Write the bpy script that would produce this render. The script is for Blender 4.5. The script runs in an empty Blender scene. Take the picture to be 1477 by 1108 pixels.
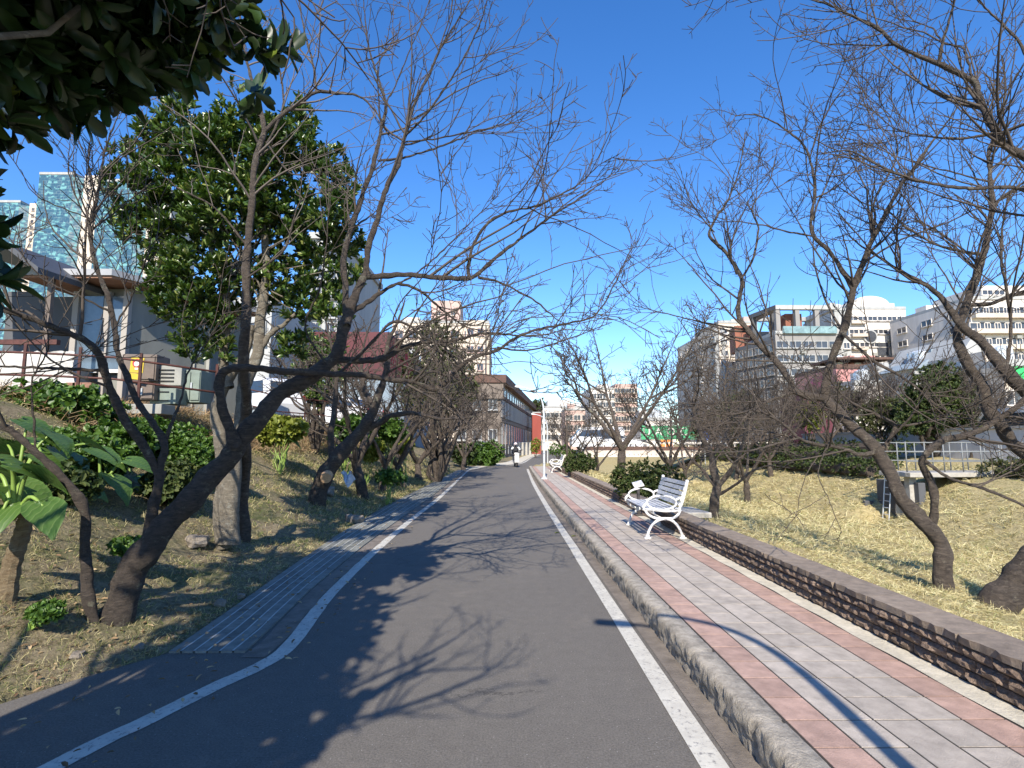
import bpy, math, random
import numpy as np
from mathutils import Vector, Matrix
random.seed(7); RS=np.random.RandomState(11)
S=bpy.context.scene
COL=S.collection
W0=1477.0; F=800.0; CX=738.5; CY=554.0
PIT=math.atan(87/800.0); YAW=math.atan(8.5/800.0)
EYE=np.array([0,0,1.6])
FW=np.array([math.sin(YAW)*math.cos(PIT),math.cos(YAW)*math.cos(PIT),math.sin(PIT)])
RT=np.array([math.cos(YAW),-math.sin(YAW),0.0]); UP=np.cross(RT,FW)
def ray(px,py): return FW+RT*(px-CX)/F-UP*(py-CY)/F
def at(px,py,Y):
    d=ray(px,py); return EYE+d*(Y/d[1])
def gr(px,py,z=0.0):
    d=ray(px,py); return EYE+d*((z-EYE[2])/d[2])

# ---------------------------------------------------------------- materials
MATS={}
def nodes(name):
    m=bpy.data.materials.new(name); m.use_nodes=True
    nt=m.node_tree; b=nt.nodes['Principled BSDF']; return m,nt,b
def lk(nt,a,b): nt.links.new(a,b)
def N(nt,t,**k):
    n=nt.nodes.new(t)
    for a,v in k.items(): setattr(n,a,v)
    return n
def coord(nt,scale=None):
    tc=N(nt,'ShaderNodeTexCoord'); o=tc.outputs['Object']
    if scale:
        mp=N(nt,'ShaderNodeMapping'); mp.inputs['Scale'].default_value=scale; lk(nt,o,mp.inputs['Vector']); o=mp.outputs['Vector']
    return o
def noise(nt,scale,detail=4,rough=.6,vec=None,dist=0):
    n=N(nt,'ShaderNodeTexNoise'); n.inputs['Scale'].default_value=scale; n.inputs['Detail'].default_value=detail
    n.inputs['Roughness'].default_value=rough; n.inputs['Distortion'].default_value=dist
    lk(nt,vec if vec is not None else coord(nt),n.inputs['Vector']); return n.outputs['Fac']
def ramp(nt,fac,stops,interp='LINEAR'):
    r=N(nt,'ShaderNodeValToRGB'); e=r.color_ramp.elements; r.color_ramp.interpolation=interp
    while len(e)<len(stops): e.new(.5)
    for i,(p,c) in enumerate(stops):
        e[i].position=p; e[i].color=(*c,1) if len(c)==3 else c
    lk(nt,fac,r.inputs['Fac']); return r.outputs['Color']
def mix(nt,f,a,b,mode='MIX'):
    n=N(nt,'ShaderNodeMix',data_type='RGBA',blend_type=mode)
    for s,v in (('Factor',f),('A',a),('B',b)):
        idx={'Factor':0,'A':6,'B':7}[s]
        if isinstance(v,(int,float)): n.inputs[idx].default_value=v
        elif isinstance(v,tuple): n.inputs[idx].default_value=(*v,1) if len(v)==3 else v
        else: lk(nt,v,n.inputs[idx])
    return n.outputs[2]
def bump(nt,b,h,dist=.02,st=1.0):
    n=N(nt,'ShaderNodeBump'); n.inputs['Distance'].default_value=dist; n.inputs['Strength'].default_value=st
    lk(nt,h,n.inputs['Height']); lk(nt,n.outputs['Normal'],b.inputs['Normal'])
def grey(c): return (c,c,c)
def plain(name,c,rough=.6,var=.25,scale=3.0,bmp=0.0,bscale=40,metal=0,isl=0.0,spec=None,stretch=None):
    if name in MATS: return MATS[name]
    m,nt,b=nodes(name)
    v=coord(nt,stretch)
    f=noise(nt,scale,5,.65,v)
    lo=tuple(x*(1-var) for x in c); hi=tuple(min(1,x*(1+var)) for x in c)
    col=ramp(nt,f,[(.3,lo),(.7,hi)])
    if isl:
        g=N(nt,'ShaderNodeNewGeometry'); r=ramp(nt,g.outputs['Random Per Island'],[(0,grey(1-isl)),(1,grey(1.0))])
        col=mix(nt,1.0,col,r,'MULTIPLY')
    lk(nt,col,b.inputs['Base Color']); b.inputs['Roughness'].default_value=rough; b.inputs['Metallic'].default_value=metal
    if spec is not None: b.inputs['Specular IOR Level'].default_value=spec
    if bmp: bump(nt,b,noise(nt,bscale,6,.7,v),bmp)
    MATS[name]=m; return m
def leafmat(name,stops,rough=.4,trans=.25,spec=.5):
    m,nt,b=nodes(name)
    g=N(nt,'ShaderNodeNewGeometry'); col=ramp(nt,g.outputs['Random Per Island'],stops)
    lk(nt,col,b.inputs['Base Color']); b.inputs['Roughness'].default_value=rough; b.inputs['Specular IOR Level'].default_value=spec
    if trans:
        t=N(nt,'ShaderNodeBsdfTranslucent'); t2=mix(nt,1.0,col,(1.0,1.15,.45),'MULTIPLY'); lk(nt,t2,t.inputs['Color'])
        ms=N(nt,'ShaderNodeMixShader'); ms.inputs[0].default_value=trans
        lk(nt,b.outputs[0],ms.inputs[1]); lk(nt,t.outputs[0],ms.inputs[2])
        lk(nt,ms.outputs[0],nt.nodes['Material Output'].inputs['Surface'])
    MATS[name]=m; return m
def bark(name,dark,light,speck=None,sc=14):
    m,nt,b=nodes(name)
    v=coord(nt,(1,1,2.2)); f=noise(nt,sc,6,.7,v,.6)
    col=ramp(nt,f,[(.3,dark),(.68,light)])
    if speck:
        s=noise(nt,7,5,.75); col=mix(nt,ramp(nt,s,[(.58,grey(0)),(.66,grey(1))]),col,speck)
    v3=coord(nt,(1,1,9)); ln=noise(nt,7,3,.6,v3,.4); col=mix(nt,ramp(nt,ln,[(.60,grey(0)),(.67,grey(.45))]),col,tuple(min(1,c*1.7) for c in light))
    lk(nt,col,b.inputs['Base Color']); b.inputs['Roughness'].default_value=.85
    v2=coord(nt,(1,1,3)); bump(nt,b,noise(nt,30,7,.8,v2,1.2),.06,1.0)
    MATS[name]=m; return m

def asphalt():
    m,nt,b=nodes('asphalt')
    big=noise(nt,.35,5,.6); fine=noise(nt,85,4,.85); mid=noise(nt,9,6,.7)
    col=ramp(nt,big,[(.3,(.108,.097,.085)),(.7,(.140,.127,.111))])
    col=mix(nt,.35,col,ramp(nt,mid,[(.3,(.045,.041,.037)),(.7,(.20,.182,.158))]))
    col=mix(nt,.55,col,ramp(nt,fine,[(.32,(.03,.028,.025)),(.68,(.25,.23,.20))]))
    vo=N(nt,'ShaderNodeTexVoronoi'); vo.inputs['Scale'].default_value=38; lk(nt,coord(nt),vo.inputs['Vector'])
    sp=ramp(nt,vo.outputs['Distance'],[(.06,grey(1)),(.11,grey(0))])
    gate=ramp(nt,noise(nt,19,2,.5),[(.52,grey(0)),(.58,grey(1))])
    spk=mix(nt,1.0,sp,gate,'MULTIPLY'); col=mix(nt,spk,col,(.5,.48,.45))
    vc=N(nt,'ShaderNodeTexVoronoi',feature='DISTANCE_TO_EDGE'); vc.inputs['Scale'].default_value=.42; nz=noise(nt,2.5,5,.7); vm=N(nt,'ShaderNodeVectorMath',operation='ADD'); lk(nt,coord(nt),vm.inputs[0]); lk(nt,nz,vm.inputs[1]); lk(nt,vm.outputs[0],vc.inputs['Vector'])
    ck=mix(nt,1.0,ramp(nt,vc.outputs['Distance'],[(.0015,grey(.8)),(.004,grey(0))]),ramp(nt,noise(nt,.5,3,.5),[(.5,grey(0)),(.58,grey(1))]),'MULTIPLY'); col=mix(nt,ck,col,(.03,.028,.026))
    dust=ramp(nt,noise(nt,1.1,6,.75,None,.8),[(.56,grey(0)),(.75,grey(.45))]); col=mix(nt,dust,col,(.22,.19,.155))
    lk(nt,col,b.inputs['Base Color']); b.inputs['Roughness'].default_value=.88; b.inputs['Specular IOR Level'].default_value=.3
    bump(nt,b,fine,.006,.8); MATS['asphalt']=m; return m
def paint():
    m,nt,b=nodes('road_paint')
    f=noise(nt,28,6,.8); g=noise(nt,5,6,.75,None,.5)
    col=ramp(nt,g,[(.35,(.42,.40,.35)),(.65,(.56,.54,.47))])
    w=ramp(nt,f,[(.37,grey(1)),(.46,grey(0))]); col=mix(nt,w,col,(.2,.19,.18))
    cr=noise(nt,60,4,.8); col=mix(nt,ramp(nt,cr,[(.6,grey(0)),(.75,grey(.5))]),col,(.3,.29,.26))
    lk(nt,col,b.inputs['Base Color']); b.inputs['Roughness'].default_value=.75; MATS['paint']=m; return m
def groundmat():
    m,nt,b=nodes('soil_and_grass')
    g=N(nt,'ShaderNodeNewGeometry'); sx=N(nt,'ShaderNodeSeparateXYZ'); lk(nt,g.outputs['Position'],sx.inputs[0])
    f1=noise(nt,1.3,7,.72,None,.5); f2=noise(nt,14,7,.8); f3=noise(nt,55,5,.8)
    left=ramp(nt,f2,[(.28,(.075,.058,.038)),(.5,(.22,.18,.115)),(.7,(.38,.32,.20))])
    left=mix(nt,ramp(nt,f1,[(.47,grey(0)),(.66,grey(.65))]),left,ramp(nt,f3,[(.3,(.035,.06,.014)),(.7,(.12,.16,.04))]))
    right=ramp(nt,f2,[(.25,(.17,.13,.065)),(.5,(.40,.33,.17)),(.72,(.58,.50,.28))])
    right=mix(nt,ramp(nt,f1,[(.5,grey(0)),(.72,grey(.6))]),right,ramp(nt,f3,[(.3,(.08,.10,.025)),(.7,(.24,.25,.08))]))
    mr=N(nt,'ShaderNodeMapRange'); mr.inputs[1].default_value=1.5; mr.inputs[2].default_value=2.5; lk(nt,sx.outputs['X'],mr.inputs[0])
    col=mix(nt,mr.outputs[0],left,right)
    lk(nt,col,b.inputs['Base Color']); b.inputs['Roughness'].default_value=.95; b.inputs['Specular IOR Level'].default_value=.15
    bump(nt,b,f2,.06,.8); MATS['ground']=m; return m
asphalt(); paint(); groundmat()
plain('concrete',(.36,.34,.30),.85,.22,5,.01,60)
plain('curb',(.36,.32,.26),.9,.4,14,.015,60)
plain('gutter',(.17,.145,.12),.9,.35,6,.01,60)
plain('tile_grey',(.42,.37,.315),.85,.22,9,.006,120,isl=.16)
plain('tile_red',(.42,.28,.225),.85,.25,9,.006,120,isl=.2)
plain('joint',(.035,.03,.025),.95,.3,20)
plain('pale_strip',(.52,.48,.39),.85,.22,8,.01,50)
plain('block',(.27,.195,.145),.9,.5,36,.02,80,isl=.35)
plain('block_cap',(.27,.215,.165),.9,.3,12,.01,80,isl=.2)
plain('board',(.20,.205,.18),.8,.35,8,.006,60,isl=.3)  # tree shade on the strip is put into this darker tone
plain('board_ridge',(.44,.45,.42),.7,.2,10)
plain('stone',(.24,.205,.165),.9,.35,12,.03,30)
plain('white_paint',(.70,.69,.66),.45,.06,6)
plain('worn_slat',(.56,.57,.58),.6,.28,22,.004,60,isl=.2)
plain('grey_metal',(.42,.44,.45),.45,.12,8,metal=.4)
plain('dark_metal',(.045,.04,.038),.5,.3,10)
plain('rust_red',(.075,.024,.017),.7,.35,14)
plain('rail_grey',(.17,.18,.18),.6,.15,8)
plain('galv',(.62,.65,.66),.35,.12,9,metal=.3)
plain('black',(.02,.02,.022),.5,.2,10)
plain('rubber',(.025,.025,.025),.85,.2,10)
plain('car_white',(.66,.67,.68),.22,.03,2,spec=.6)
plain('car_glass',(.03,.04,.05),.08,.1,2,spec=.8)
plain('tail_red',(.45,.02,.02),.25,.1,4)
plain('lamp_glass',(.75,.75,.72),.2,.05,4)
plain('orange_plastic',(.75,.27,.05),.4,.1,4)
plain('glass',(.10,.13,.16),.12,.35,1.2,spec=.8)
plain('glass_teal',(.18,.27,.27),.15,.35,1.2,spec=.7)
plain('win_dark',(.055,.06,.07),.15,.4,.8,spec=.7)
plain('wall_white',(.60,.56,.51),.85,0.16,0.75,stretch=(1,1,.16))
plain('wall_cream',(.52,.45,.37),.85,0.16,0.75,stretch=(1,1,.16))
plain('wall_pinkish',(.45,.32,.28),.85,0.16,0.75,stretch=(1,1,.16))
plain('wall_pink',(.50,.24,.22),.85,0.16,0.75,stretch=(1,1,.16))
plain('wall_grey',(.235,.225,.215),.8,0.16,0.75,stretch=(1,1,.16))
plain('wall_dgrey',(.075,.078,.085),.7,0.2,0.75,stretch=(1,1,.16))
plain('wall_brown',(.24,.09,.055),.8,0.16,0.75,stretch=(1,1,.16))
plain('wall_lgrey',(.345,.35,.34),.8,0.16,0.75,stretch=(1,1,.16))
plain('wall_blue',(.21,.265,.31),.8,0.16,0.75,stretch=(1,1,.16))
plain('wall_taupe',(.17,.14,.115),.85,0.18,0.75,stretch=(1,1,.16))
plain('wall_beige',(.33,.30,.265),.85,0.16,0.75,stretch=(1,1,.16))
plain('wall_red',(.075,.005,.010),.6,0.16,0.75,stretch=(1,1,.16))
plain('wall_redorange',(.24,.045,.03),.7,0.16,0.75,stretch=(1,1,.16))
plain('purple_red',(.09,.02,.035),.7,.12,.6)
plain('roof_brown',(.10,.055,.04),.8,.2,1)
plain('roof_grey',(.06,.063,.07),.6,.25,1.5)
plain('roof_edge',(.30,.305,.31),.5,.12,3)
plain('timber_soffit',(.30,.16,.10),.8,.25,5)
plain('banner_green',(.05,.30,.13),.6,.1,2)
plain('bright_green',(.03,.45,.12),.6,.1,2)
plain('sign_yellow',(.50,.36,.03),.5,.12,6)
plain('sign_red',(.42,.03,.03),.5,.12,6)
plain('sign_blue',(.05,.14,.50),.5,.1,4)
plain('hut_grey',(.19,.195,.175),.8,.2,1.5,stretch=(1,1,.2))  # tone lowered to carry the tree shade over hut and shed
plain('whitewash',(.50,.485,.45),.9,.30,3.5,.02,9)
plain('brick_dirt',(.24,.13,.09),.9,.4,8,.02,30)
plain('cabinet_brown',(.13,.10,.08),.6,.2,5)
plain('cabinet_grey',(.26,.26,.235),.6,.18,4)
plain('cabinet_green',(.16,.20,.17),.6,.2,4)
plain('skin',(.45,.27,.19),.6,.08,8)
plain('cloth_black',(.025,.025,.03),.85,.3,20)
plain('cloth_white',(.72,.72,.72),.8,.1,20)
plain('helmet_pink',(.62,.50,.50),.3,.08,6)
plain("plastic_blue",(.38,.44,.52),.35,.25,9)
plain('cut_wood',(.42,.27,.15),.85,.25,18)
plain('pink_cloth',(.75,.12,.22),.7,.1,8)
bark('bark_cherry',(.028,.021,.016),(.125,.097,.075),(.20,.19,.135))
bark('bark_lit',(.040,.030,.024),(.17,.135,.105),(.24,.21,.16))  # cherry bark copy with sunlit brightness put into its colour
bark('bark_pale',(.17,.145,.11),(.36,.315,.24),(.42,.40,.33),9)
plain('twig',(.062,.048,.037),.8,.3,5)
plain('twig_grey',(.12,.098,.082),.8,.3,5)
bark('taro_stem',(.18,.11,.05),(.42,.33,.20))
plain('stalk_green',(.20,.30,.06),.5,.2,8)
leafmat('leaf_dark',[(0,(.024,.050,.010)),(.5,(.052,.10,.018)),(.82,(.10,.165,.032)),(1,(.30,.33,.10))],.3,.22,.6)  # tones raised to make up for missing highlights on lit leaves
leafmat('leaf_big',[(0,(.011,.022,.007)),(.6,(.022,.048,.014)),(.93,(.035,.07,.02)),(1,(.14,.19,.03))],.38,.13,.45)
leafmat('leaf_green',[(0,(.035,.075,.012)),(.5,(.07,.14,.022)),(1,(.14,.24,.045))],.45,.3)
leafmat('leaf_taro',[(0,(.05,.12,.02)),(.6,(.09,.20,.03)),(1,(.16,.30,.06))],.4,.3)
leafmat('leaf_yellow',[(0,(.10,.13,.015)),(.5,(.19,.22,.03)),(1,(.30,.32,.06))],.5,.3)
leafmat('leaf_hedge',[(0,(.022,.040,.012)),(.5,(.045,.07,.018)),(1,(.10,.12,.035))],.6,.2,.3)
leafmat('leaf_olive',[(0,(.035,.045,.015)),(.5,(.06,.07,.025)),(1,(.11,.12,.04))],.6,.2,.3)
leafmat('straw',[(0,(.20,.15,.07)),(.3,(.42,.34,.17)),(.75,(.66,.58,.33)),(.9,(.74,.68,.42)),(1,(.24,.28,.08))],.7,.25,.2)
leafmat('straw_brown',[(0,(.13,.08,.045)),(.5,(.30,.20,.11)),(1,(.5,.37,.22))],.8,.15,.2)
leafmat('grass_left',[(0,(.18,.14,.08)),(.35,(.40,.34,.18)),(.42,(.09,.13,.03)),(.62,(.16,.21,.05)),(.66,(.36,.31,.16)),(1,(.60,.53,.30))],.7,.25,.2)
M=MATS

# ---------------------------------------------------------------- object helpers
def fastmesh(name,V,faces_by_n,mats,smooth=False,matidx=None):
    """faces_by_n : list of int arrays (m,n)"""
    me=bpy.data.meshes.new(name)
    V=np.asarray(V,dtype=np.float32); me.vertices.add(len(V)); me.vertices.foreach_set('co',V.ravel())
    loops=np.concatenate([f.ravel() for f in faces_by_n]).astype(np.int32)
    tot=np.concatenate([np.full(len(f),f.shape[1]) for f in faces_by_n]).astype(np.int32)
    st=np.concatenate([[0],np.cumsum(tot)[:-1]]).astype(np.int32)
    me.loops.add(len(loops)); me.loops.foreach_set('vertex_index',loops)
    me.polygons.add(len(tot)); me.polygons.foreach_set('loop_start',st); me.polygons.foreach_set('loop_total',tot)
    if smooth: me.polygons.foreach_set('use_smooth',np.ones(len(tot),dtype=bool))
    if matidx is not None: me.polygons.foreach_set('material_index',matidx.astype(np.int32))
    for m in mats: me.materials.append(m)
    me.update(calc_edges=True); me.validate(); return me
def link(name,me,parent=None,world=True):
    o=bpy.data.objects.new(name,me); COL.objects.link(o)
    if parent is not None:
        o.parent=parent
        if world:
            pp=parent; off=Vector((0,0,0))
            while pp is not None: off+=pp.location; pp=pp.parent
            if off.length>0: me.transform(Matrix.Translation(-off))
    return o
def tag(o,label=None,cat=None,group=None,kind=None):
    if label: o['label']=label
    if cat: o['category']=cat
    if group: o['group']=group
    if kind: o['kind']=kind
    return o
def thing(name,loc,label,cat,group=None,rz=0):
    o=bpy.data.objects.new(name,None); COL.objects.link(o); o.location=loc; o.rotation_euler=(0,0,rz); o.empty_display_size=.2
    return tag(o,label,cat,group)
def copy_tree(o,parent=None,**kw):
    c=o.copy(); COL.objects.link(c); c.parent=parent
    for ch in [x for x in COL.objects if x.parent==o]: copy_tree(ch,c)
    return c
class MB:
    def __init__(s): s.v=[]; s.f=[]; s.m=[]
    def add(s,vs,fs,mi=0):
        b=len(s.v); s.v+= [tuple(map(float,v)) for v in vs]; s.f+=[tuple(b+i for i in f) for f in fs]; s.m+=[mi]*len(fs); return s
    def box(s,c,d,rz=0,mi=0,ry=0,rx=0,top=None):
        x,y,z=d[0]/2,d[1]/2,d[2]/2; t=top or (1,1)
        R=Matrix.Rotation(rz,3,'Z')@Matrix.Rotation(ry,3,'Y')@Matrix.Rotation(rx,3,'X')
        vs=[]
        for sz in (-1,1):
            for sx,sy in ((-1,-1),(1,-1),(1,1),(-1,1)):
                k=t if sz>0 else (1,1)
                vs.append(R@Vector((sx*x*k[0],sy*y*k[1],sz*z))+Vector(c))
        return s.add(vs,[(3,2,1,0),(4,5,6,7),(0,1,5,4),(1,2,6,5),(2,3,7,6),(3,0,4,7)],mi)
    def prism(s,pts,ax,a,b,mi=0):
        """polygon pts (2d) extruded along axis ax from a to b"""
        n=len(pts)
        def P(p,t):
            return (t,p[0],p[1]) if ax=='x' else (p[0],t,p[1]) if ax=='y' else (p[0],p[1],t)
        vs=[P(p,a) for p in pts]+[P(p,b) for p in pts]
        fs=[tuple(range(n))[::-1],tuple(range(n,2*n))]+[(i,(i+1)%n,n+(i+1)%n,n+i) for i in range(n)]
        return s.add(vs,fs,mi)
    def tube(s,P,r,n=8,mi=0,cap=True):
        P=[Vector(p) for p in P]
        if not hasattr(r,'__len__'): r=[r]*len(P)
        rings=[]; ref=None
        for i,p in enumerate(P):
            t=(P[min(i+1,len(P)-1)]-P[max(i-1,0)]).normalized()
            if ref is None:
                ref=Vector((0,0,1)) if abs(t.z)<.9 else Vector((1,0,0))
            a=t.cross(ref).normalized(); b=t.cross(a); ref=-b if False else ref
            rings.append([p+(a*math.cos(2*math.pi*k/n)+b*math.sin(2*math.pi*k/n))*r[i] for k in range(n)])
        vs=[v for R in rings for v in R]
        fs=[(i*n+k,i*n+(k+1)%n,(i+1)*n+(k+1)%n,(i+1)*n+k) for i in range(len(P)-1) for k in range(n)]
        if cap: fs+=[tuple(range(n))[::-1],tuple((len(P)-1)*n+k for k in range(n))]
        return s.add(vs,fs,mi)
    def ell(s,c,r,nu=12,nv=8,mi=0,rz=0):
        vs=[];fs=[]
        R=Matrix.Rotation(rz,3,'Z')
        for j in range(nv+1):
            th=math.pi*j/nv
            for i in range(nu):
                ph=2*math.pi*i/nu
                vs.append(R@Vector((r[0]*math.sin(th)*math.cos(ph),r[1]*math.sin(th)*math.sin(ph),r[2]*math.cos(th)))+Vector(c))
        for j in range(nv):
            for i in range(nu): fs.append((j*nu+i,(j+1)*nu+i,(j+1)*nu+(i+1)%nu,j*nu+(i+1)%nu))
        return s.add(vs,fs,mi)
    def build(s,name,mats,parent=None,world=True,smooth=False,bevel=0):
        me=bpy.data.meshes.new(name); me.from_pydata(s.v,[],s.f)
        if not isinstance(mats,(list,tuple)): mats=[mats]
        for m in mats: me.materials.append(m)
        me.polygons.foreach_set('material_index',s.m)
        if smooth: me.polygons.foreach_set('use_smooth',[True]*len(s.f))
        me.update(); o=link(name,me,parent,world)
        if bevel:
            md=o.modifiers.new('bevel','BEVEL'); md.width=bevel; md.segments=2; md.limit_method='ANGLE'
        return o

# ---------------------------------------------------------------- path layout (all metres, road runs along +Y)
def interp(pts):
    p=sorted([(q[1],q[0]) for q in pts]); ys=[a for a,b in p]; xs=[b for a,b in p]
    return lambda y: np.interp(y,ys,xs)
lineL=[gr(*q) for q in [(77,1107),(216,1038),(309,991.5),(386,955.5),(422,927),(453,886),(483.6,850),(544,792),(598,746),(638.5,713.7),(676,678.5)]]
lineL=[(p[0],p[1]) for p in lineL]
lineL=[(-2.9,-3.0),(-2.75,1.0)]+lineL
FAR=[gr(700,672.5)[:2],gr(728,671)[:2],gr(750,667.5)[:2],gr(764,660)[:2],gr(781,653.5)[:2]]
FAR=[(float(a),float(b)) for a,b in FAR]
drainO=[gr(*q) for q in [(242,942.6),(327,884),(422,816.6),(489.6,770.6),(557,730),(660,678.5)]]
drainO=[(p[0],p[1]) for p in drainO]
edgeL=[(-4.6,-12),(-3.9,1.0),(float(gr(0,1012)[0]),float(gr(0,1012)[1]))]+drainO+[(FAR[0][0]-.7,FAR[0][1]+.6),(FAR[2][0]-1.3,FAR[2][1]+1.0),(FAR[4][0]-1.5,FAR[4][1]),(FAR[4][0]+6,FAR[4][1]+60)]
xl=interp(lineL+FAR); xd=interp(edgeL)
rightC=[(1.27,-12),(1.27,14),(1.30,22),(1.40,30),(1.52,37),(2.6,41),(5.2,50),(8.4,70),(FAR[4][0]+3.6,FAR[4][1]),(FAR[4][0]+10,FAR[4][1]+60)]
xc=interp(rightC)
def H(x,y):
    x=np.asarray(x,float); y=np.asarray(y,float)
    u=xd(y)-x; fade=np.interp(y,[0,34,46,60],[1,1,.45,.35])
    zl=np.interp(u,[0,.5,1.2,2.5,3.8,4.8,6],[0,.07,.30,.98,1.85,2.3,2.4])*fade
    lump=.05*np.sin(x*2.3+y*1.1)*np.sin(y*1.7-x*.6)+.03*np.sin(x*5.1-y*3.7)+.02*np.sin(x*9+y*11)
    zl=zl+lump*np.clip(u,0,1)*np.clip((40-u)/20,0,1)
    xr=np.where(y<37.5,3.02,xc(y)+.3); v=x-xr
    zr=np.interp(v,[0,1.5,4,8.5,9.6,13,17,21,400],[.30,.08,-.42,-1.12,-1.15,.42,.85,1.3,1.5])
    zr3=np.interp(v,[0,1.0,3.0,6,9,12,17,21,400],[.25,.0,-1.35,-1.4,-.9,.3,.85,1.3,1.5]); bl=np.clip((y-34)/7,0,1); zr=zr*(1-bl)+zr3*bl
    zr=zr+lump*1.1*np.clip(v,0,1)*np.clip((40-v)/20,0,1)
    zr=zr-.85*np.exp(-((x-13.75)/.8)**2-((y-20.3)/.85)**2)
    return np.where(u>0,zl,np.where(v>0,zr,-.06))
def hz(x,y): return float(H(x,y))
def axis(segs):
    out=[]
    for a,b,s in segs: out+=list(np.arange(a,b,s))
    return np.array(out+[segs[-1][1]])
xs=axis([(-400,-60,20),(-60,-14,2),(-14,-2,.16),(-2,3,.5),(3,14,.25),(14,30,.5),(30,80,3),(80,600,30)])
ys=axis([(-30,0,1),(0,16,.22),(16,50,.5),(50,140,3),(140,900,40)])
X,Y=np.meshgrid(xs,ys); Z=H(X,Y)
V=np.stack([X,Y,Z],-1).reshape(-1,3); nx=len(xs)
I=np.arange(len(V)).reshape(len(ys),nx)
Fq=np.stack([I[:-1,:-1],I[:-1,1:],I[1:,1:],I[1:,:-1]],-1).reshape(-1,4)
o=link('ground',fastmesh('ground',V,[Fq],[M['ground']],True)); tag(o,kind='structure')

def ribbon(name,ya,yb,fa,fb,z,mat,step=.4,kind='structure',thick=0):
    ys=np.arange(ya,yb+1e-6,step); mb=MB(); vs=[];fs=[]
    for y in ys: vs+=[(float(fa(y)),y,z),(float(fb(y)),y,z)]
    for i in range(len(ys)-1): fs.append((2*i,2*i+1,2*i+3,2*i+2))
    mb.add(vs,fs); o=mb.build(name,mat); 
    if kind: tag(o,kind=kind)
    return o
ribbon('road',-12,FAR[4][1]+50,lambda y:xd(y)+.0,lambda y:xc(y)-.0,0.0,M['asphalt'],.5)
def road_line(pts,w,z):
    # ribbon with normals along a polyline
    P=[Vector((p[0],p[1],0)) for p in pts]; Q=[]
    for i in range(len(P)-1):
        a,b,c,d=P[max(i-1,0)],P[i],P[i+1],P[min(i+2,len(P)-1)]
        for k in range(5):
            t=k/5; Q.append(.5*((2*b)+(c-a)*t+(2*a-5*b+4*c-d)*t*t+(3*b-a-3*c+d)*t**3))
    Q.append(P[-1]); vs=[];fs=[]
    for i,p in enumerate(Q):
        t=(Q[min(i+1,len(Q)-1)]-Q[max(i-1,0)]).normalized(); n=Vector((-t.y,t.x,0))
        jl=random.uniform(-.004,.004); jr=random.uniform(-.004,.004)
        vs+=[p+n*(w/2+jl)+Vector((0,0,z)),p-n*(w/2+jr)+Vector((0,0,z))]
    for i in range(len(Q)-1): fs.append((2*i,2*i+2,2*i+3,2*i+1))
    return vs,fs
mb=MB(); mb.add(*road_line([(p[0],p[1]) for p in lineL]+[(-1.75,37.2)],.13,.004))
tag(mb.build('road_line',M['paint']),kind='structure')
mb=MB(); mb.add(*road_line([(1.03,-5),(1.04,3),(1.05,9),(1.06,15),(1.13,23),(1.26,30),(1.40,36.5)],.135,.0045))
tag(mb.build('road_line',M['paint']),kind='structure')
mb=MB(); mb.add(*road_line([(FAR[1][0]+.4,FAR[1][1]),(FAR[2][0]+.3,FAR[2][1]),(FAR[3][0]+.3,FAR[3][1]),(FAR[4][0]+.3,FAR[4][1])],.18,.004))
tag(mb.build('road_line',M['paint']),kind='structure')
ribbon('gutter',-6,37,lambda y:xc(y)-.13,lambda y:xc(y)+.02,0.0042,M['gutter'],.5)
# pale path beyond the bend
ribbon('path',36,FAR[4][1],lambda y:xd(y)+.05,lambda y:xl(y)+.12,0.0044,M['pale_strip'],.5)

# kerb : rough stone face, one continuous mesh
def kerb():
    ysr=np.arange(-3,37.2,.035); prof=[(0,-.02),(0,.03),(.004,.06),(.0,.09),(.004,.12),(.006,.15),(.018,.172),(.05,.180),(.165,.181),(.165,.10)]
    n=len(prof); V=[]
    sm=RS.rand(len(ysr),n); ph=np.cumsum(RS.rand(len(ysr))*.9)
    for i,y in enumerate(ysr):
        j=(y*1.0)%1.0; crack=.022 if j<.034 else 0
        for k,(dx,z) in enumerate(prof):
            d=0
            if 1<=k<=5: d=(sm[i,k]-.5)*.026+.005*math.sin(ph[i]+k*.8)
            elif k>=6: d=(sm[i,k]-.5)*.003
            V.append((float(xc(y))+dx+d+crack*(k<7),y,z-crack*.4*(k>=6)+(sm[i,k]-.5)*(.004 if k<6 else .0012)))
    I=np.arange(len(V)).reshape(len(ysr),n)
    Fq=np.stack([I[:-1,:-1],I[:-1,1:],I[1:,1:],I[1:,:-1]],-1).reshape(-1,4)
    tag(link('kerb',fastmesh('kerb',np.array(V),[Fq],[M['curb']])),kind='structure')
kerb()
ZS=.18
SY1=36.6
ribbon('sidewalk_bed',-4,SY1,lambda y:xc(y)+.16,lambda y:2.80+np.interp(y,[0,20,37],[0,0,.1]),ZS-.0035,M['joint'],.5)
def tiles(name,cols,mats,g=.006):
    mb=MB()
    for (a,b,mi) in cols:
        y=-3.0
        while y<SY1-.3:
            L=.262 if (random.random()>.16 or mi==1) else .524
            o0=float(xc(y))-1.27; j=random.uniform(-.001,.001)
            mb.box((o0*np.interp(a,[1.4,2.6],[1,.5])+(a+b)/2,y+L/2,ZS-.02+j*.6),(b-a-2*g,L-2*g,.04),mi=0)
            y+=L
    tag(mb.build(name,mats),kind='structure')
tiles('sidewalk',[(1.675,1.907,0),(1.907,2.138,0),(2.138,2.37,0)],M['tile_grey'])
tiles('sidewalk_border',[(1.447,1.675,1)],M['tile_red'])
tiles('sidewalk_border',[(2.37,2.60,1)],M['tile_red'])
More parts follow.
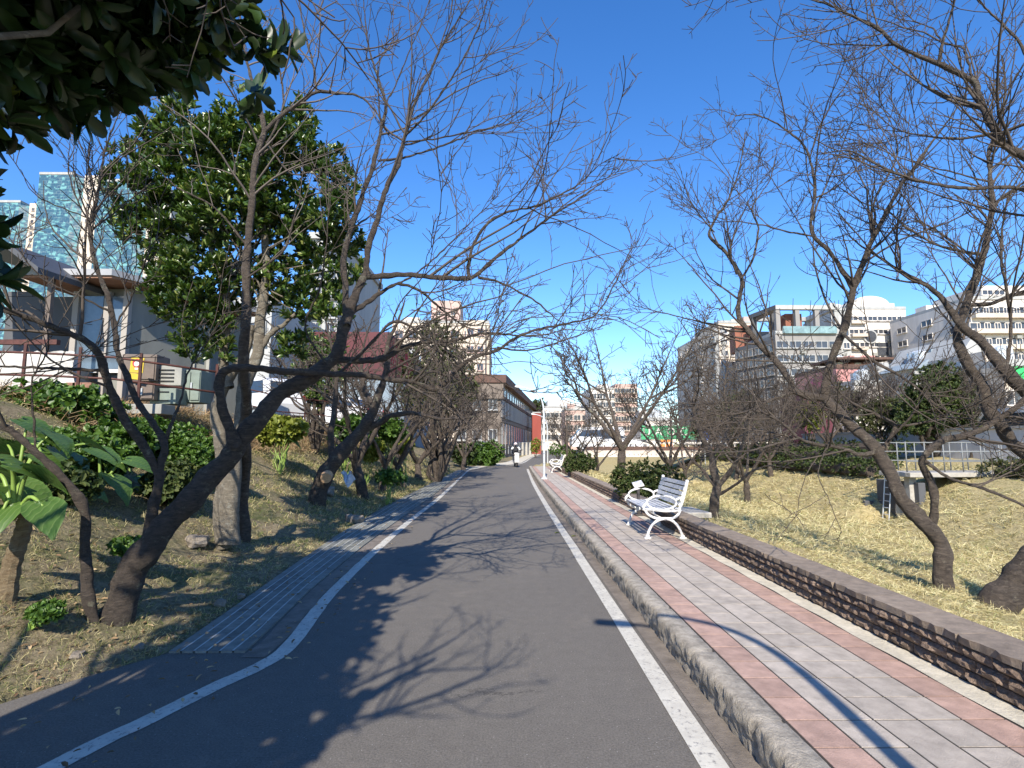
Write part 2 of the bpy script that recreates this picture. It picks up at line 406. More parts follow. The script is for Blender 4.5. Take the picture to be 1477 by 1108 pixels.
ribbon('sidewalk_edge',-3,SY1,lambda y:2.605+.008*math.sin(y*7)+(float(xc(y))-1.27)*.5,lambda y:2.77+(float(xc(y))-1.27)*.4,ZS+.0015,M['pale_strip'],.11)

# split-face block wall
def block_wall():
    t=thing('block_wall',(2.85,15,ZS),'long low dark brown split-faced block wall along the right edge of the pavement','wall')
    V=[];Fc=[];
    mb=MB(); h=.073
    for c in range(3):
        y=-2.5+(.11 if c%2 else 0)
        while y<37:
            L=.215+random.uniform(-.006,.006); z0=ZS-.005+c*h; off=float(xc(y)-1.27)*.4
            nu,nv=7,4; vs=[]; fs=[]
            for j in range(nv):
                for i in range(nu):
                    e=(i in (0,nu-1)) or (j in (0,nv-1))
                    d=0.0 if e else random.uniform(-.030,-.004)
                    vs.append((2.775+off+d+(.010 if e else 0),y+.004+(L-.008)*i/(nu-1),z0+.003+(h-.006)*j/(nv-1)))
            for j in range(nv-1):
                for i in range(nu-1):
                    a=j*nu+i; fs.append((a,a+nu,a+nu+1,a+1))
            # sides going back
            b=[0,nu-1,nv*nu-1,(nv-1)*nu]; k=len(vs)
            for q in b: vs.append((2.86+off,vs[q][1],vs[q][2]))
            for q in range(4): fs.append((b[q],b[(q+1)%4],k+(q+1)%4,k+q))
            mb.add(vs,fs); y+=L
    mb.build('blocks',M['block'],t)
    mb=MB(); y=-2.5
    while y<37:
        L=.43; off=float(xc(y)-1.27)*.4
        # cap with ragged front edge
        n=9; top=[];bot=[]
        for i in range(n): 
            d=random.uniform(-.02,.012); top.append((2.765+off+d,y+.003+(L-.006)*i/(n-1),ZS+3*h+.045)); bot.append((2.765+off+d*.4,y+.003+(L-.006)*i/(n-1),ZS+3*h-.003))
        vs=top+bot+[(3.05+off,y+.003,ZS+3*h+.05),(3.05+off,y+L-.003,ZS+3*h+.05),(3.05+off,y+.003,-.3),(3.05+off,y+L-.003,-.3)]
        fs=[(i,i+1,n+i+1,n+i) for i in range(n-1)]
        fs.append(tuple(range(n-1,-1,-1))+(2*n,2*n+1)); fs.append((2*n,2*n+2,2*n+3,2*n+1))
        fs.append((0,n,2*n+2,2*n)); fs.append((n-1,2*n+1,2*n+3,2*n-1))
        mb.add(vs,fs); y+=L
    mb.build('cap',M['block_cap'],t)
block_wall()

# drain cover strip on the left
def drain():
    mb=MB(); y0=drainO[0][1]; nb=6
    for b in range(nb):
        y=y0
        while y<34.5:
            L=.9; a=b/nb; c=(b+1)/nb; vs=[]
            for yy in (y+.002,y+L-.002):
                A=float(xd(yy)); B=float(xl(yy))-.26; 
                for q in (a,c): vs.append((A+(B-A)*q+(.006 if q==a else -.006),yy))
            z=.016+random.uniform(-.002,.002)
            vv=[(p[0],p[1],z) for p in vs]+[(p[0],p[1],-.03) for p in vs]
            mb.add(vv,[(0,1,3,2),(0,4,5,1),(2,3,7,6),(0,2,6,4),(1,5,7,3)])
            y+=L
    tag(mb.build('drain_path',M['board']),kind='structure')
    mb=MB()
    for b in range(1,nb):
        ysr=np.arange(y0,34.4,.5); vs=[];fs=[]
        for yy in ysr:
            A=float(xd(yy)); B=float(xl(yy))-.26; x=A+(B-A)*b/nb; vs+=[(x-.007,yy,.0195),(x+.007,yy,.0195)]
        for i in range(len(ysr)-1): fs.append((2*i,2*i+1,2*i+3,2*i+2))
        mb.add(vs,fs)
    tag(mb.build('drain_path_ridges',M['board_ridge']),kind='structure')
drain()
ribbon('road_shoulder',drainO[0][1]-.1,34.5,lambda y:xl(y)-.25,lambda y:xl(y)-.07+.01*math.sin(y*9),0.0046,M['gutter'],.15)

# ---------------------------------------------------------------- leaves, tubes, twigs
def unit(a): return a/np.maximum(np.linalg.norm(a,axis=-1,keepdims=True),1e-9)
def leaf_mesh(name,P,D,Nn,L,Wd,mat,fold=.25,droop=.12):
    """P base points, D directions, Nn approx normals, L length, Wd width"""
    n=len(P); D=unit(D); Sd=unit(np.cross(D,Nn)); U=unit(np.cross(Sd,D))
    L=np.broadcast_to(np.asarray(L,float),(n,))[:,None]; Wd=np.broadcast_to(np.asarray(Wd,float),(n,))[:,None]
    U2=U*Wd*fold; dr=-U*L*droop
    pts=[P, P+D*L*.32-Sd*Wd*.36+U2, P+D*L*.32+Sd*Wd*.36+U2, P+D*L*.70-Sd*Wd*.50+U2+dr*.5, P+D*L*.70+Sd*Wd*.50+U2+dr*.5,
         P+D*L*.92-Sd*Wd*.27+U2*.6+dr*.85, P+D*L*.92+Sd*Wd*.27+U2*.6+dr*.85, P+D*L+dr, P+D*L*.32, P+D*L*.70+dr*.5]
    V=np.stack(pts,1).reshape(-1,3); b=(np.arange(n)*10)[:,None]
    t=np.concatenate([b+[0,8,1],b+[0,2,8],b+[5,9,7],b+[9,6,7],b+[3,9,5],b+[9,4,6]]); q=np.concatenate([b+[1,8,9,3],b+[8,2,4,9]])
    return fastmesh(name,V,[t,q],[mat])
def sphere_dirs(n): return unit(RS.randn(n,3))
def tubes(polys,sides):
    """polys: list of (P (n,k,3), R (n,k)) -> V, quads"""
    VV=[];FF=[];base=0
    for P,R in polys:
        n,k,_=P.shape
        if n==0: continue
        T=np.empty_like(P); T[:,1:-1]=P[:,2:]-P[:,:-2]; T[:,0]=P[:,1]-P[:,0]; T[:,-1]=P[:,-1]-P[:,-2]; T=unit(T)
        ref=unit(np.cross(P[:,-1]-P[:,0]+1e-6,RS.randn(n,3)))[:,None,:]
        A=unit(np.cross(T,ref)); B=np.cross(T,A)
        s=sides if k>3 or sides<4 else 3
        an=np.arange(s)*2*math.pi/s
        ring=P[:,:,None,:]+(A[:,:,None,:]*np.cos(an)[None,None,:,None]+B[:,:,None,:]*np.sin(an)[None,None,:,None])*R[:,:,None,None]
        VV.append(ring.reshape(-1,3))
        idx=base+np.arange(n*k*s).reshape(n,k,s); nxt=np.roll(idx,-1,axis=2)
        FF.append(np.stack([idx[:,:-1],nxt[:,:-1],nxt[:,1:],idx[:,1:]],-1).reshape(-1,4)); base+=n*k*s
    return np.concatenate(VV),np.concatenate(FF)
def catmull(P,per=5):
    P=np.asarray(P,float); Q=[]
    for i in range(len(P)-1):
        a,b,c,d=P[max(i-1,0)],P[i],P[i+1],P[min(i+2,len(P)-1)]
        for k in range(per):
            t=k/per; Q.append(.5*(2*b+(c-a)*t+(2*a-5*b+4*c-d)*t*t+(3*b-a-3*c+d)*t**3))
    Q.append(P[-1]); return np.array(Q)
def resample(P,R,k):
    s=np.concatenate([[0],np.cumsum(np.linalg.norm(np.diff(P,axis=0),axis=1))]); t=np.linspace(0,s[-1],k)
    return np.stack([np.interp(t,s,P[:,i]) for i in range(3)],1),np.interp(t,s,R)
def grow(P,R,dens,L0,k,ang=(35,65),t0=.1,up=.25,wob=.16,rmax=.02,rfac=.6,tip=.002,taperL=.55,flat=0.0):
    """vectorised side branches. P (n,k0,3)"""
    n,k0,_=P.shape; seg=np.linalg.norm(np.diff(P,axis=1),axis=2).sum(1)
    cnt=RS.poisson(dens*seg*(1-t0)); idx=np.repeat(np.arange(n),cnt); m=len(idx)
    if m==0: return np.zeros((0,k,3)),np.zeros((0,k))
    t=t0+(1-t0)*RS.rand(m)**.9; fpos=t*(k0-1); i0=np.minimum(fpos.astype(int),k0-2); fr=(fpos-i0)[:,None]
    a=P[idx,i0]; b=P[idx,i0+1]; pos=a*(1-fr)+b*fr; T=unit(b-a); r=R[idx,i0]*(1-fr[:,0])+R[idx,i0+1]*fr[:,0]
    rv=RS.randn(m,3); rv[:,2]*=(1-flat); Nn=unit(rv-T*(rv*T).sum(1,keepdims=True))
    an=np.radians(RS.uniform(ang[0],ang[1],m))[:,None]
    d=unit(T*np.cos(an)+Nn*np.sin(an)); d[:,2]+=up*.6; d=unit(d)
    L=L0*(1-taperL*t)*RS.uniform(.45,1.25,m)
    out=np.empty((m,k,3)); out[:,0]=pos; st=(L/(k-1))[:,None]
    bend=unit(RS.randn(m,3))*wob*.7
    for j in range(1,k):
        out[:,j]=out[:,j-1]+d*st; d=d+bend+RS.randn(m,3)*wob; d[:,2]+=up/(k-1)*1.2; d=unit(d)
    r0=np.minimum(r*rfac,rmax); r0=np.maximum(r0,tip*1.2)
    rr=r0[:,None]*(1-np.linspace(0,1,k))[None]+tip*np.linspace(0,1,k)[None]
    return out,rr
def tree(name,label,limbs,levels,barkm='bark_cherry',twigm='twig',group='bare cherry trees beside the path',root=None,crown_from=None,cat='tree',sides=9,rs=1.0):
    """limbs: list of (points xyz, radii, growflag, t0)"""
    base=np.array(limbs[0][0][0]); t=thing(name,base if root is None else root,label,cat,group)
    tp=[];gp=[]
    for lb in limbs:
        P=np.array(lb[0],float); R=np.array(lb[1],float)*rs; 
        Rr=np.interp(np.linspace(0,1,len(P)),np.linspace(0,1,len(R)),R)
        Q=catmull(np.concatenate([P,Rr[:,None]],1),8); P2=Q[:,:3]; R2=np.maximum(Q[:,3],.002)
        ln=len(P2); sl=np.concatenate([[0],np.cumsum(np.linalg.norm(np.diff(P2,axis=0),axis=1))]); ph=RS.rand(8)*6.28
        for a_ in range(3): P2[:,a_]+=np.minimum(R2,.075)*.22*(np.sin(sl*5+ph[a_])+.6*np.sin(sl*13+ph[a_+3]))*np.clip(sl/.5,0,1)
        R2=R2*(1+.06*np.sin(sl*9+ph[6])+.05*np.sin(sl*23+ph[7]))
        if len(tp)==0 or lb[1][0]>.06 and not len(lb)>3 and not lb[2]: R2=R2*(1+.22*np.exp(-sl/.14)*(R2[0]<.15))
        tp.append((P2[None],R2[None]))
        if lb[2]:
            t0=lb[3] if len(lb)>3 else .1
            P3,R3=resample(P2,R2,14); i0=int(t0*14); P3,R3=resample(P3[i0:],R3[i0:],14); gp.append((P3,R3,lb[2]))
    V,Fq=tubes(tp,sides+3); V=V+.0035*np.sin(V[:,[1,2,0]]*47+V[:,[2,0,1]]*31)+.002*np.sin(V[:,[2,0,1]]*113); link('trunk',fastmesh(name+'_trunk',V,[Fq],[M[barkm]],True),t)
    G=[np.stack([g[0] for g in gp]),np.stack([g[1] for g in gp])]
    out=[]; cur=[(G[0],G[1])]
    for lv in levels:
        nxt=[]
        for P,R in cur:
            p,r=grow(P,R,**lv); 
            if len(p): nxt.append((p,r)); out.append((p,r))
        if lv is levels[0] : cur=nxt+[(G[0][:,7:],G[1][:,7:])]
        else: cur=nxt
    V,Fq=tubes(out,4); link('crown',fastmesh(name+'_crown',V,[Fq],[M[twigm]]),t)
    return t,out
def PX(l): return [at(*q) for q in l]
def lv_near(s=1.0,d=1.0,tip=.0034):
    return [dict(dens=3.9*d,L0=1.75*s,k=9,rmax=.016,up=.22,wob=.085,tip=tip,ang=(28,62)),
            dict(dens=3.9*d,L0=.6*s,k=6,rmax=.0078,up=.26,wob=.12,tip=tip*.92,ang=(30,65)),
            dict(dens=6.5*d,L0=.14*s,k=3,rmax=.004,up=.3,wob=.15,tip=tip*.85,ang=(35,70),taperL=.3)]
# ---------------------------------------------------------------- foliage masses
def rosettes(lobes,nros,per,L,Wd,upb=.6,shell=.45,spread=(20,75),jit=.25):
    w=np.array([l[1][0]*l[1][1]*l[1][2] for l in lobes])**.72; w/=w.sum()
    idx=RS.choice(len(lobes),nros,p=w); C=np.array([l[0] for l in lobes])[idx]; R=np.array([l[1] for l in lobes])[idx]
    d=sphere_dirs(nros); rr=(shell+(1-shell)*RS.rand(nros)**.6)*(1+RS.randn(nros)*.06); P=C+d*R*rr[:,None]
    ax=unit(d+np.array([0,0,upb])+RS.randn(nros,3)*jit)
    P=np.repeat(P,per,0); A=np.repeat(ax,per,0); n=len(P)
    rv=RS.randn(n,3); side=unit(rv-A*(rv*A).sum(1,keepdims=True)); an=np.radians(RS.uniform(*spread,n))[:,None]
    D=unit(A*np.cos(an)+side*np.sin(an)); P=P+A*(RS.rand(n,1)-.5)*L*.5
    Nn=unit(A+RS.randn(n,3)*.3)
    return P,D,Nn,L*RS.uniform(.6,1.15,n),Wd*RS.uniform(.7,1.15,n)
def stems_to(lobes,base,r0,n=8,k=6):
    out=[];rr=[]
    for i in range(n):
        l=lobes[i%len(lobes)]; c=np.array(l[0])+sphere_dirs(1)[0]*np.array(l[1])*.5
        P=np.array([base+(c-base)*t for t in np.linspace(0,1,k)]); P[1:-1]+=RS.randn(k-2,3)*np.linalg.norm(c-base)*.04
        out.append(P); rr.append(np.linspace(r0,r0*.25,k))
    return np.array(out),np.array(rr)
def bush(name,label,cat,base,lobes,n,per,L,Wd,mat,group=None,stem=.02,ns=8,stemmat='bark_cherry',**kw):
    t=thing(name,base,label,cat,group)
    link('leaves',leaf_mesh(name+'_leaves',*rosettes(lobes,n,per,L,Wd,**kw),M[mat]),t)
    P,R=stems_to(lobes,np.array(base,float)-np.array([0,0,.05]),stem,ns); V,Fq=tubes([(P,R)],5)
    link('stems',fastmesh(name+'_stems',V,[Fq],[M[stemmat]],True),t); return t
def lobes_px(L,Y):
    out=[]
    for q in L:
        px,py,r=q[:3]; y=Y+(q[3] if len(q)>3 else 0); c=at(px,py,y); rm=r*y/F*(.9 if y<8.2 and Y==7.6 else 1)
        out.append((c,(rm,rm*.9,rm*(q[4] if len(q)>4 else 1.0))))
    return out

# ---- big leafy broadleaf tree (left)
bx,by=float(at(330,775,7.6)[0]),7.6; B0=np.array([bx,by,hz(bx,by)-.1])
Yb=7.6
lobesB=lobes_px([(190,235,34),(215,200,32,.3),(175,262,30,-.2),(235,265,48),(200,320,40,.2),(250,170,32,-.3,1.5),(262,215,50,.4),(300,210,48,-.3),(340,165,30,0,1.6),(335,215,55,.3),(385,205,48,-.2),(432,180,28,.3,1.5),(430,225,42),(470,235,34,.2,1.3),(490,270,32,0,1.3),(480,310,36,-.2),(500,350,26,.2),(455,345,48,.3),(510,395,20),(470,400,38,.2),(440,440,36),(480,450,26),(400,300,70,.2),(330,300,72,-.2),(270,320,60,.2),(235,380,42),(285,400,58,-.2),(260,440,40,.1),(300,470,36,-.1),(340,440,30,.5),(395,400,55,.3),(225,425,22),(275,500,26),(420,500,26,.2),(320,505,22,-.2)],Yb)
def broadleaf():
    t=thing('broadleaf_tree',B0,'tall evergreen tree with glossy dark green leaves and several pale stems on the left bank','tree')
    link('crown',leaf_mesh('crown',*rosettes(lobesB,2900,13,.125,.042,upb=1.3,shell=.3,spread=(12,58)),M['leaf_dark']),t)
    pl=[]
    def L(pts,r): 
        P=np.array(PX(pts)); R=np.linspace(r[0],r[1],len(P)); Q=catmull(np.concatenate([P,R[:,None]],1),6); pl.append((Q[None,:,:3]+RS.randn(1,len(Q),3)*.004,Q[None,:,3]))
    L([(330,785,7.6),(329,740,7.6),(333,690,7.6),(336,650,7.6)],(.15,.12))
    L([(322,790,7.62),(318,740,7.6),(322,690,7.6),(318,640,7.6),(312,590,7.6),(330,545,7.6),(352,510,7.6),(362,470,7.6)],(.10,.06))
    L([(336,665,7.6),(350,610,7.6),(352,560,7.6),(372,510,7.6),(376,460,7.6),(382,420,7.6),(384,370,7.6),(375,300,7.6)],(.10,.045))
    L([(330,560,7.6),(322,520,7.6),(326,470,7.6),(325,420,7.6),(312,380,7.6),(303,345,7.6),(300,280,7.6)],(.07,.035))
    L([(372,508,7.6),(392,480,7.6),(410,468,7.6),(440,440,7.6)],(.045,.02))
    L([(345,640,7.6),(352,560,7.7),(352,500,7.75),(357,440,7.8),(358,400,7.8)],(.09,.05))
    P,R=stems_to(lobesB,np.array(at(350,400,7.6)),.016,34); pl.append((P,R))
    V,Fq=tubes(pl,9); link('trunk',fastmesh('trunk',V,[Fq],[M['bark_pale']],True),t)
broadleaf()

# ---- overhead leafy tree beside the camera, top left
def overhead():
    base=np.array([-3.5,-.4,hz(-3.5,-.4)-.1])
    t=thing('overhanging_tree',base,'dark big-leaved tree hanging over the top left corner of the view','tree')
    lb=[]
    for q in [(-20,20,140,2.6),(80,30,100,2.7),(55,95,64,2.7),(160,50,76,2.8),(125,105,40,2.8),(225,12,72,2.9),(235,70,42,2.9),(275,-5,34,3.0),(325,0,13,3.0),(278,62,13,3.0),(-15,150,50,2.6),(8,182,22,2.6),(-85,300,60,2.5),(-30,300,14,2.5),(-85,400,70,2.6),(192,100,22,2.8),(60,45,70,3.9),(140,38,54,3.9),(212,0,44,3.9),(100,98,36,3.9),(35,110,44,4.3)]:
        c=at(q[0],q[1],q[3]); r=q[2]*q[3]/F; lb.append((c,(r,r*1.1,r)))
    lb+=[((-2.5,2.3,4.0),(.9,.8,.55)),((-2.3,1.6,4.4),(.8,.7,.6)),((-3.3,2.0,4.2),(.7,.8,.6)),((-3.0,.6,4.3),(.7,1.1,.6)),((-2.6,-.1,3.6),(.8,.8,.6)),((-2.5,-1.3,3.5),(.8,.7,.6)),((-1.85,3.0,4.15),(.42,.8,.25)),((-2.2,.6,3.5),(.7,.9,.5)),((-2.1,-1.0,3.3),(.75,1.0,.5)),((-2.9,-2.0,3.2),(.9,.9,.6)),((-2.0,-.8,3.9),(.5,.5,.4)),((-1.9,-2.2,3.3),(.7,.6,.5)),((-3.0,-2.6,3.0),(.9,.7,.7))]
    link('crown',leaf_mesh('crown',*rosettes(lb,2300,12,.19,.076,upb=.3,shell=.15,spread=(20,85)),M['leaf_big']),t)
    P,R=stems_to(lb[20:],base+np.array([.25,.3,1.9]),.03,14,8)
    tr=catmull(np.array([[*base,.17],[-3.45,-.3,1.0,.15],[-3.3,-.1,1.9,.13],[-3.2,.1,2.7,.1],[-3.0,.4,3.6,.07]]),6)
    V,Fq=tubes([(P,R),(tr[None,:,:3],tr[None,:,3])],9); link('trunk',fastmesh('trunk',V,[Fq],[M['bark_pale']],True),t)
overhead()

# ---------------------------------------------------------------- cherry trees traced limb by limb
def treeA():
    Y=5.2
    def g(px,py,Yv): p=at(px,py,Yv); return np.array([p[0],p[1],hz(p[0],p[1])-.12])
    L=[]
    tr=[g(165,872,4.9)]+PX([(190,820,4.95),(222,782,5.0),(262,738,5.05),(300,690,5.1),(335,648,5.15),(372,608,5.2),(408,570,5.3),(450,540,5.4),(482,512,5.5),(500,470,5.55),(508,440,5.6),(520,410,5.65),(528,392,5.7)])
    L.append((tr,[.165,.16,.15,.14,.13,.12,.11,.10,.09,.078,.066,.056,.048],0))
    L.append((PX([(528,395,5.7),(530,370,5.7),(534,345,5.75),(545,315,5.8),(550,290,5.8),(562,262,5.85),(576,235,5.9),(583,200,6.0),(598,150,6.1),(618,110,6.2),(635,70,6.3),(660,30,6.4),(690,-20,6.5),(720,-80,6.6)]),[.044,.042,.04,.036,.03,.024,.02,.012,.006],1))
    L.append((PX([(583,198,6.0),(610,170,5.9),(640,130,5.8),(668,85,5.7),(690,40,5.6),(705,-10,5.5),(715,-70,5.4)]),[.018,.014,.010,.005],1))
    L.append((PX([(500,470,5.5),(498,430,5.6),(497,370,5.7),(510,320,5.8),(524,275,5.9),(540,235,6.0),(548,195,6.1),(556,150,6.2),(545,110,6.3),(532,70,6.4),(526,20,6.5),(522,-40,6.6)]),[.05,.042,.038,.033,.028,.02,.012,.006],1))
    L.append((PX([(556,150,6.2),(572,120,6.3),(590,75,6.35),(607,35,6.4),(625,-15,6.5)]),[.014,.01,.005],1))
    L.append((PX([(545,232,6.0),(580,228,6.05),(625,215,6.1),(660,202,6.2),(690,190,6.25),(730,180,6.3),(770,165,6.3)]),[.018,.016,.012,.008,.004],1))
    L.append((PX([(583,205,6),(630,200,5.8),(680,190,5.6),(720,180,5.5),(755,155,5.4)]),[.014,.01,.004],1))
    L.append((PX([(527,400,5.7),(560,398,5.65),(600,397,5.6),(640,400,5.6),(678,400,5.6),(705,382,5.65),(733,358,5.7),(760,338,5.75),(790,315,5.8),(830,290,5.9),(870,262,6.0),(905,228,6.1)]),[.042,.038,.034,.033,.031,.024,.020,.016,.012,.008,.004],1))
    L.append((PX([(676,399,5.6),(676,380,5.6),(684,350,5.6),(704,322,5.55),(735,306,5.5),(770,298,5.5),(800,285,5.4),(835,265,5.4),(862,240,5.3),(893,222,5.2)]),[.026,.022,.018,.014,.009,.004],1))
    L.append((PX([(690,400,5.6),(722,408,5.5),(755,425,5.4),(780,440,5.3),(805,462,5.2),(830,470,5.1)]),[.018,.015,.012,.008,.004],1))
    L.append((PX([(508,450,5.6),(530,436,5.7),(553,420,5.8),(574,409,5.9),(605,420,6.0),(635,445,6.1),(670,470,6.2),(700,478,6.3)]),[.04,.03,.024,.018,.012,.006],1))
    L.append((PX([(574,409,5.9),(600,395,6.1),(640,360,6.3),(680,320,6.5),(715,285,6.6),(740,250,6.7)]),[.016,.012,.008,.004],1))
    L.append((PX([(340,645,5.1),(330,612,5.05),(320,585,5.0),(317,552,5.0),(328,534,5.0),(365,533,5.05),(410,535,5.15),(470,538,5.3),(520,542,5.4),(570,549,5.5),(600,552,5.5),(627,561,5.5),(645,549,5.5),(668,525,5.5),(692,513,5.5),(717,506,5.5),(745,486,5.5),(780,474,5.5),(820,466,5.5),(858,455,5.5),(882,418,5.5),(904,372,5.5),(922,340,5.5),(938,290,5.5)]),[.075,.06,.055,.05,.046,.044,.04,.036,.032,.03,.028,.026,.022,.019,.017,.014,.011,.008,.005,.003],1,.3))
    L.append((PX([(600,552,5.5),(618,537,5.4),(640,540,5.3),(665,548,5.2),(700,540,5.1),(740,560,5.0),(775,565,4.9)]),[.02,.016,.012,.006,.004],1))
    L.append((PX([(482,518,5.5),(520,520,5.6),(555,515,5.7),(583,502,5.8),(610,494,5.9),(640,494,6.0),(670,487,6.1),(705,480,6.2),(740,484,6.3),(790,488,6.3),(830,500,6.4)]),[.05,.045,.04,.034,.026,.02,.014,.009,.005],1))
    L.append((PX([(490,538,5.4),(518,512,5.35),(545,486,5.3),(566,465,5.25),(590,470,5.2),(612,487,5.2),(645,500,5.2),(690,507,5.15),(720,500,5.1)]),[.022,.02,.018,.013,.009,.004],1))
    L.append((PX([(566,465,5.25),(575,440,5.2),(600,410,5.1),(640,370,5.0),(662,340,4.9)]),[.010,.008,.004],1))
    L.append((PX([(470,525,5.4),(440,470,5.3),(460,420,5.2),(470,360,5.1),(475,300,5.0),(480,250,4.9)]),[.014,.012,.008,.004],1))
    # second stem going left
    L.append(([g(142,884,4.75)]+PX([(128,850,4.75),(124,800,4.75),(122,755,4.75),(112,715,4.72),(85,685,4.7),(55,655,4.65),(20,625,4.6),(-30,600,4.5),(-90,560,4.4)]),[.065,.058,.052,.048,.042,.036,.03,.022],1,.45))
    L.append((PX([(52,652,4.65),(48,600,4.6),(46,550,4.6),(70,500,4.5),(62,450,4.4)]),[.012,.009,.004],1))
    # upright stem from the root of the leaning trunk
    L.append((PX([(214,790,4.98),(218,755,5.0),(224,715,5.0),(229,680,5.0)]),[.07,.062,.058,.055],0))
    L.append((PX([(229,684,5.0),(205,640,4.95),(182,606,4.9),(165,575,4.85),(152,540,4.8),(140,510,4.75),(120,490,4.7),(85,475,4.6),(50,462,4.5),(5,448,4.4),(-60,430,4.3)]),[.05,.05,.048,.045,.042,.038,.033,.028,.022],1,.3))
    L.append((PX([(150,535,4.8),(90,532,4.7),(30,530,4.6),(-40,528,4.5)]),[.02,.016,.010],1))
    L.append((PX([(229,680,5.0),(238,640,5.05),(222,610,5.1),(200,585,5.15),(185,552,5.2),(172,515,5.25),(166,470,5.3),(156,430,5.35),(142,398,5.4),(133,360,5.45),(131,320,5.5),(140,285,5.5),(145,250,5.55),(152,215,5.6),(165,180,5.6),(180,140,5.7)]),[.045,.04,.038,.036,.033,.03,.026,.021,.016,.010,.005],1,.3))
    L.append((PX([(130,322,5.5),(112,290,5.5),(100,250,5.5),(100,215,5.5),(105,180,5.5)]),[.012,.008,.004],1))
    L.append((PX([(128,315,5.5),(90,300,5.4),(50,280,5.3),(30,245,5.2)]),[.010,.007,.004],1))
    L.append((PX([(236,645,5.05),(248,610,5.1),(262,575,5.2),(272,535,5.3),(300,490,5.4),(330,440,5.5)]),[.022,.018,.013,.007,.004],1))
    L.append((PX([(166,470,5.3),(190,430,5.3),(205,390,5.2),(215,360,5.2)]),[.012,.008,.004],1))
    L.append((PX([(160,450,5.3),(120,430,5.2),(60,400,5.1),(15,345,5.0),(-20,300,4.9)]),[.014,.011,.007,.004],1))
    tree('cherry_tree','large leaning bare cherry tree with a thick dark trunk in the left foreground',L,lv_near(1.0,1.1),sides=10,rs=.74)
treeA()

def treeK():
    x,y=at(352,770,8.3)[:2]; L=[]
    L.append(([np.array([x,y,hz(x,y)-.1])]+PX([(352,700,8.1),(354,620,7.4),(353,540,6.6),(352,480,6.3),(355,420,6.3),(357,370,6.3),(359,330,6.3),(364,280,6.3),(370,230,6.3),(380,190,6.3),(373,150,6.3),(362,110,6.3),(350,60,6.3),(345,10,6.3),(340,-50,6.3)]),[.09,.075,.065,.055,.05,.045,.04,.036,.034,.03,.022,.016,.010,.005],1,.5))
    L.append((PX([(381,190,6.3),(405,168,6.3),(430,150,6.3),(455,133,6.3),(485,134,6.3),(512,137,6.3),(530,148,6.3),(548,170,6.3),(560,195,6.3)]),[.024,.022,.02,.014,.010,.006],1))
    L.append((PX([(456,132,6.3),(452,95,6.3),(443,60,6.3),(435,25,6.3),(428,-20,6.3)]),[.015,.011,.006],1))
    L.append((PX([(376,225,6.3),(407,160,6.3),(405,110,6.3),(390,80,6.3),(355,55,6.3)]),[.014,.012,.009,.005],1))
    L.append((PX([(360,360,6.3),(310,300,6.2),(255,270,6.1),(225,240,6.0)]),[.012,.009,.004],1))
    L.append((PX([(384,205,6.3),(420,250,6.2),(455,245,6.1),(500,232,6.0)]),[.010,.008,.004],1))
    L.append((PX([(358,400,6.2),(410,360,6.1),(425,310,6.0),(440,285,6.0),(480,275,5.9)]),[.012,.009,.004],1))
    tree('cherry_tree','slender bare cherry tree with a pale ringed stem rising through the glossy evergreen crown',L,lv_near(.85,.9),'bark_lit','twig_grey')
treeK()

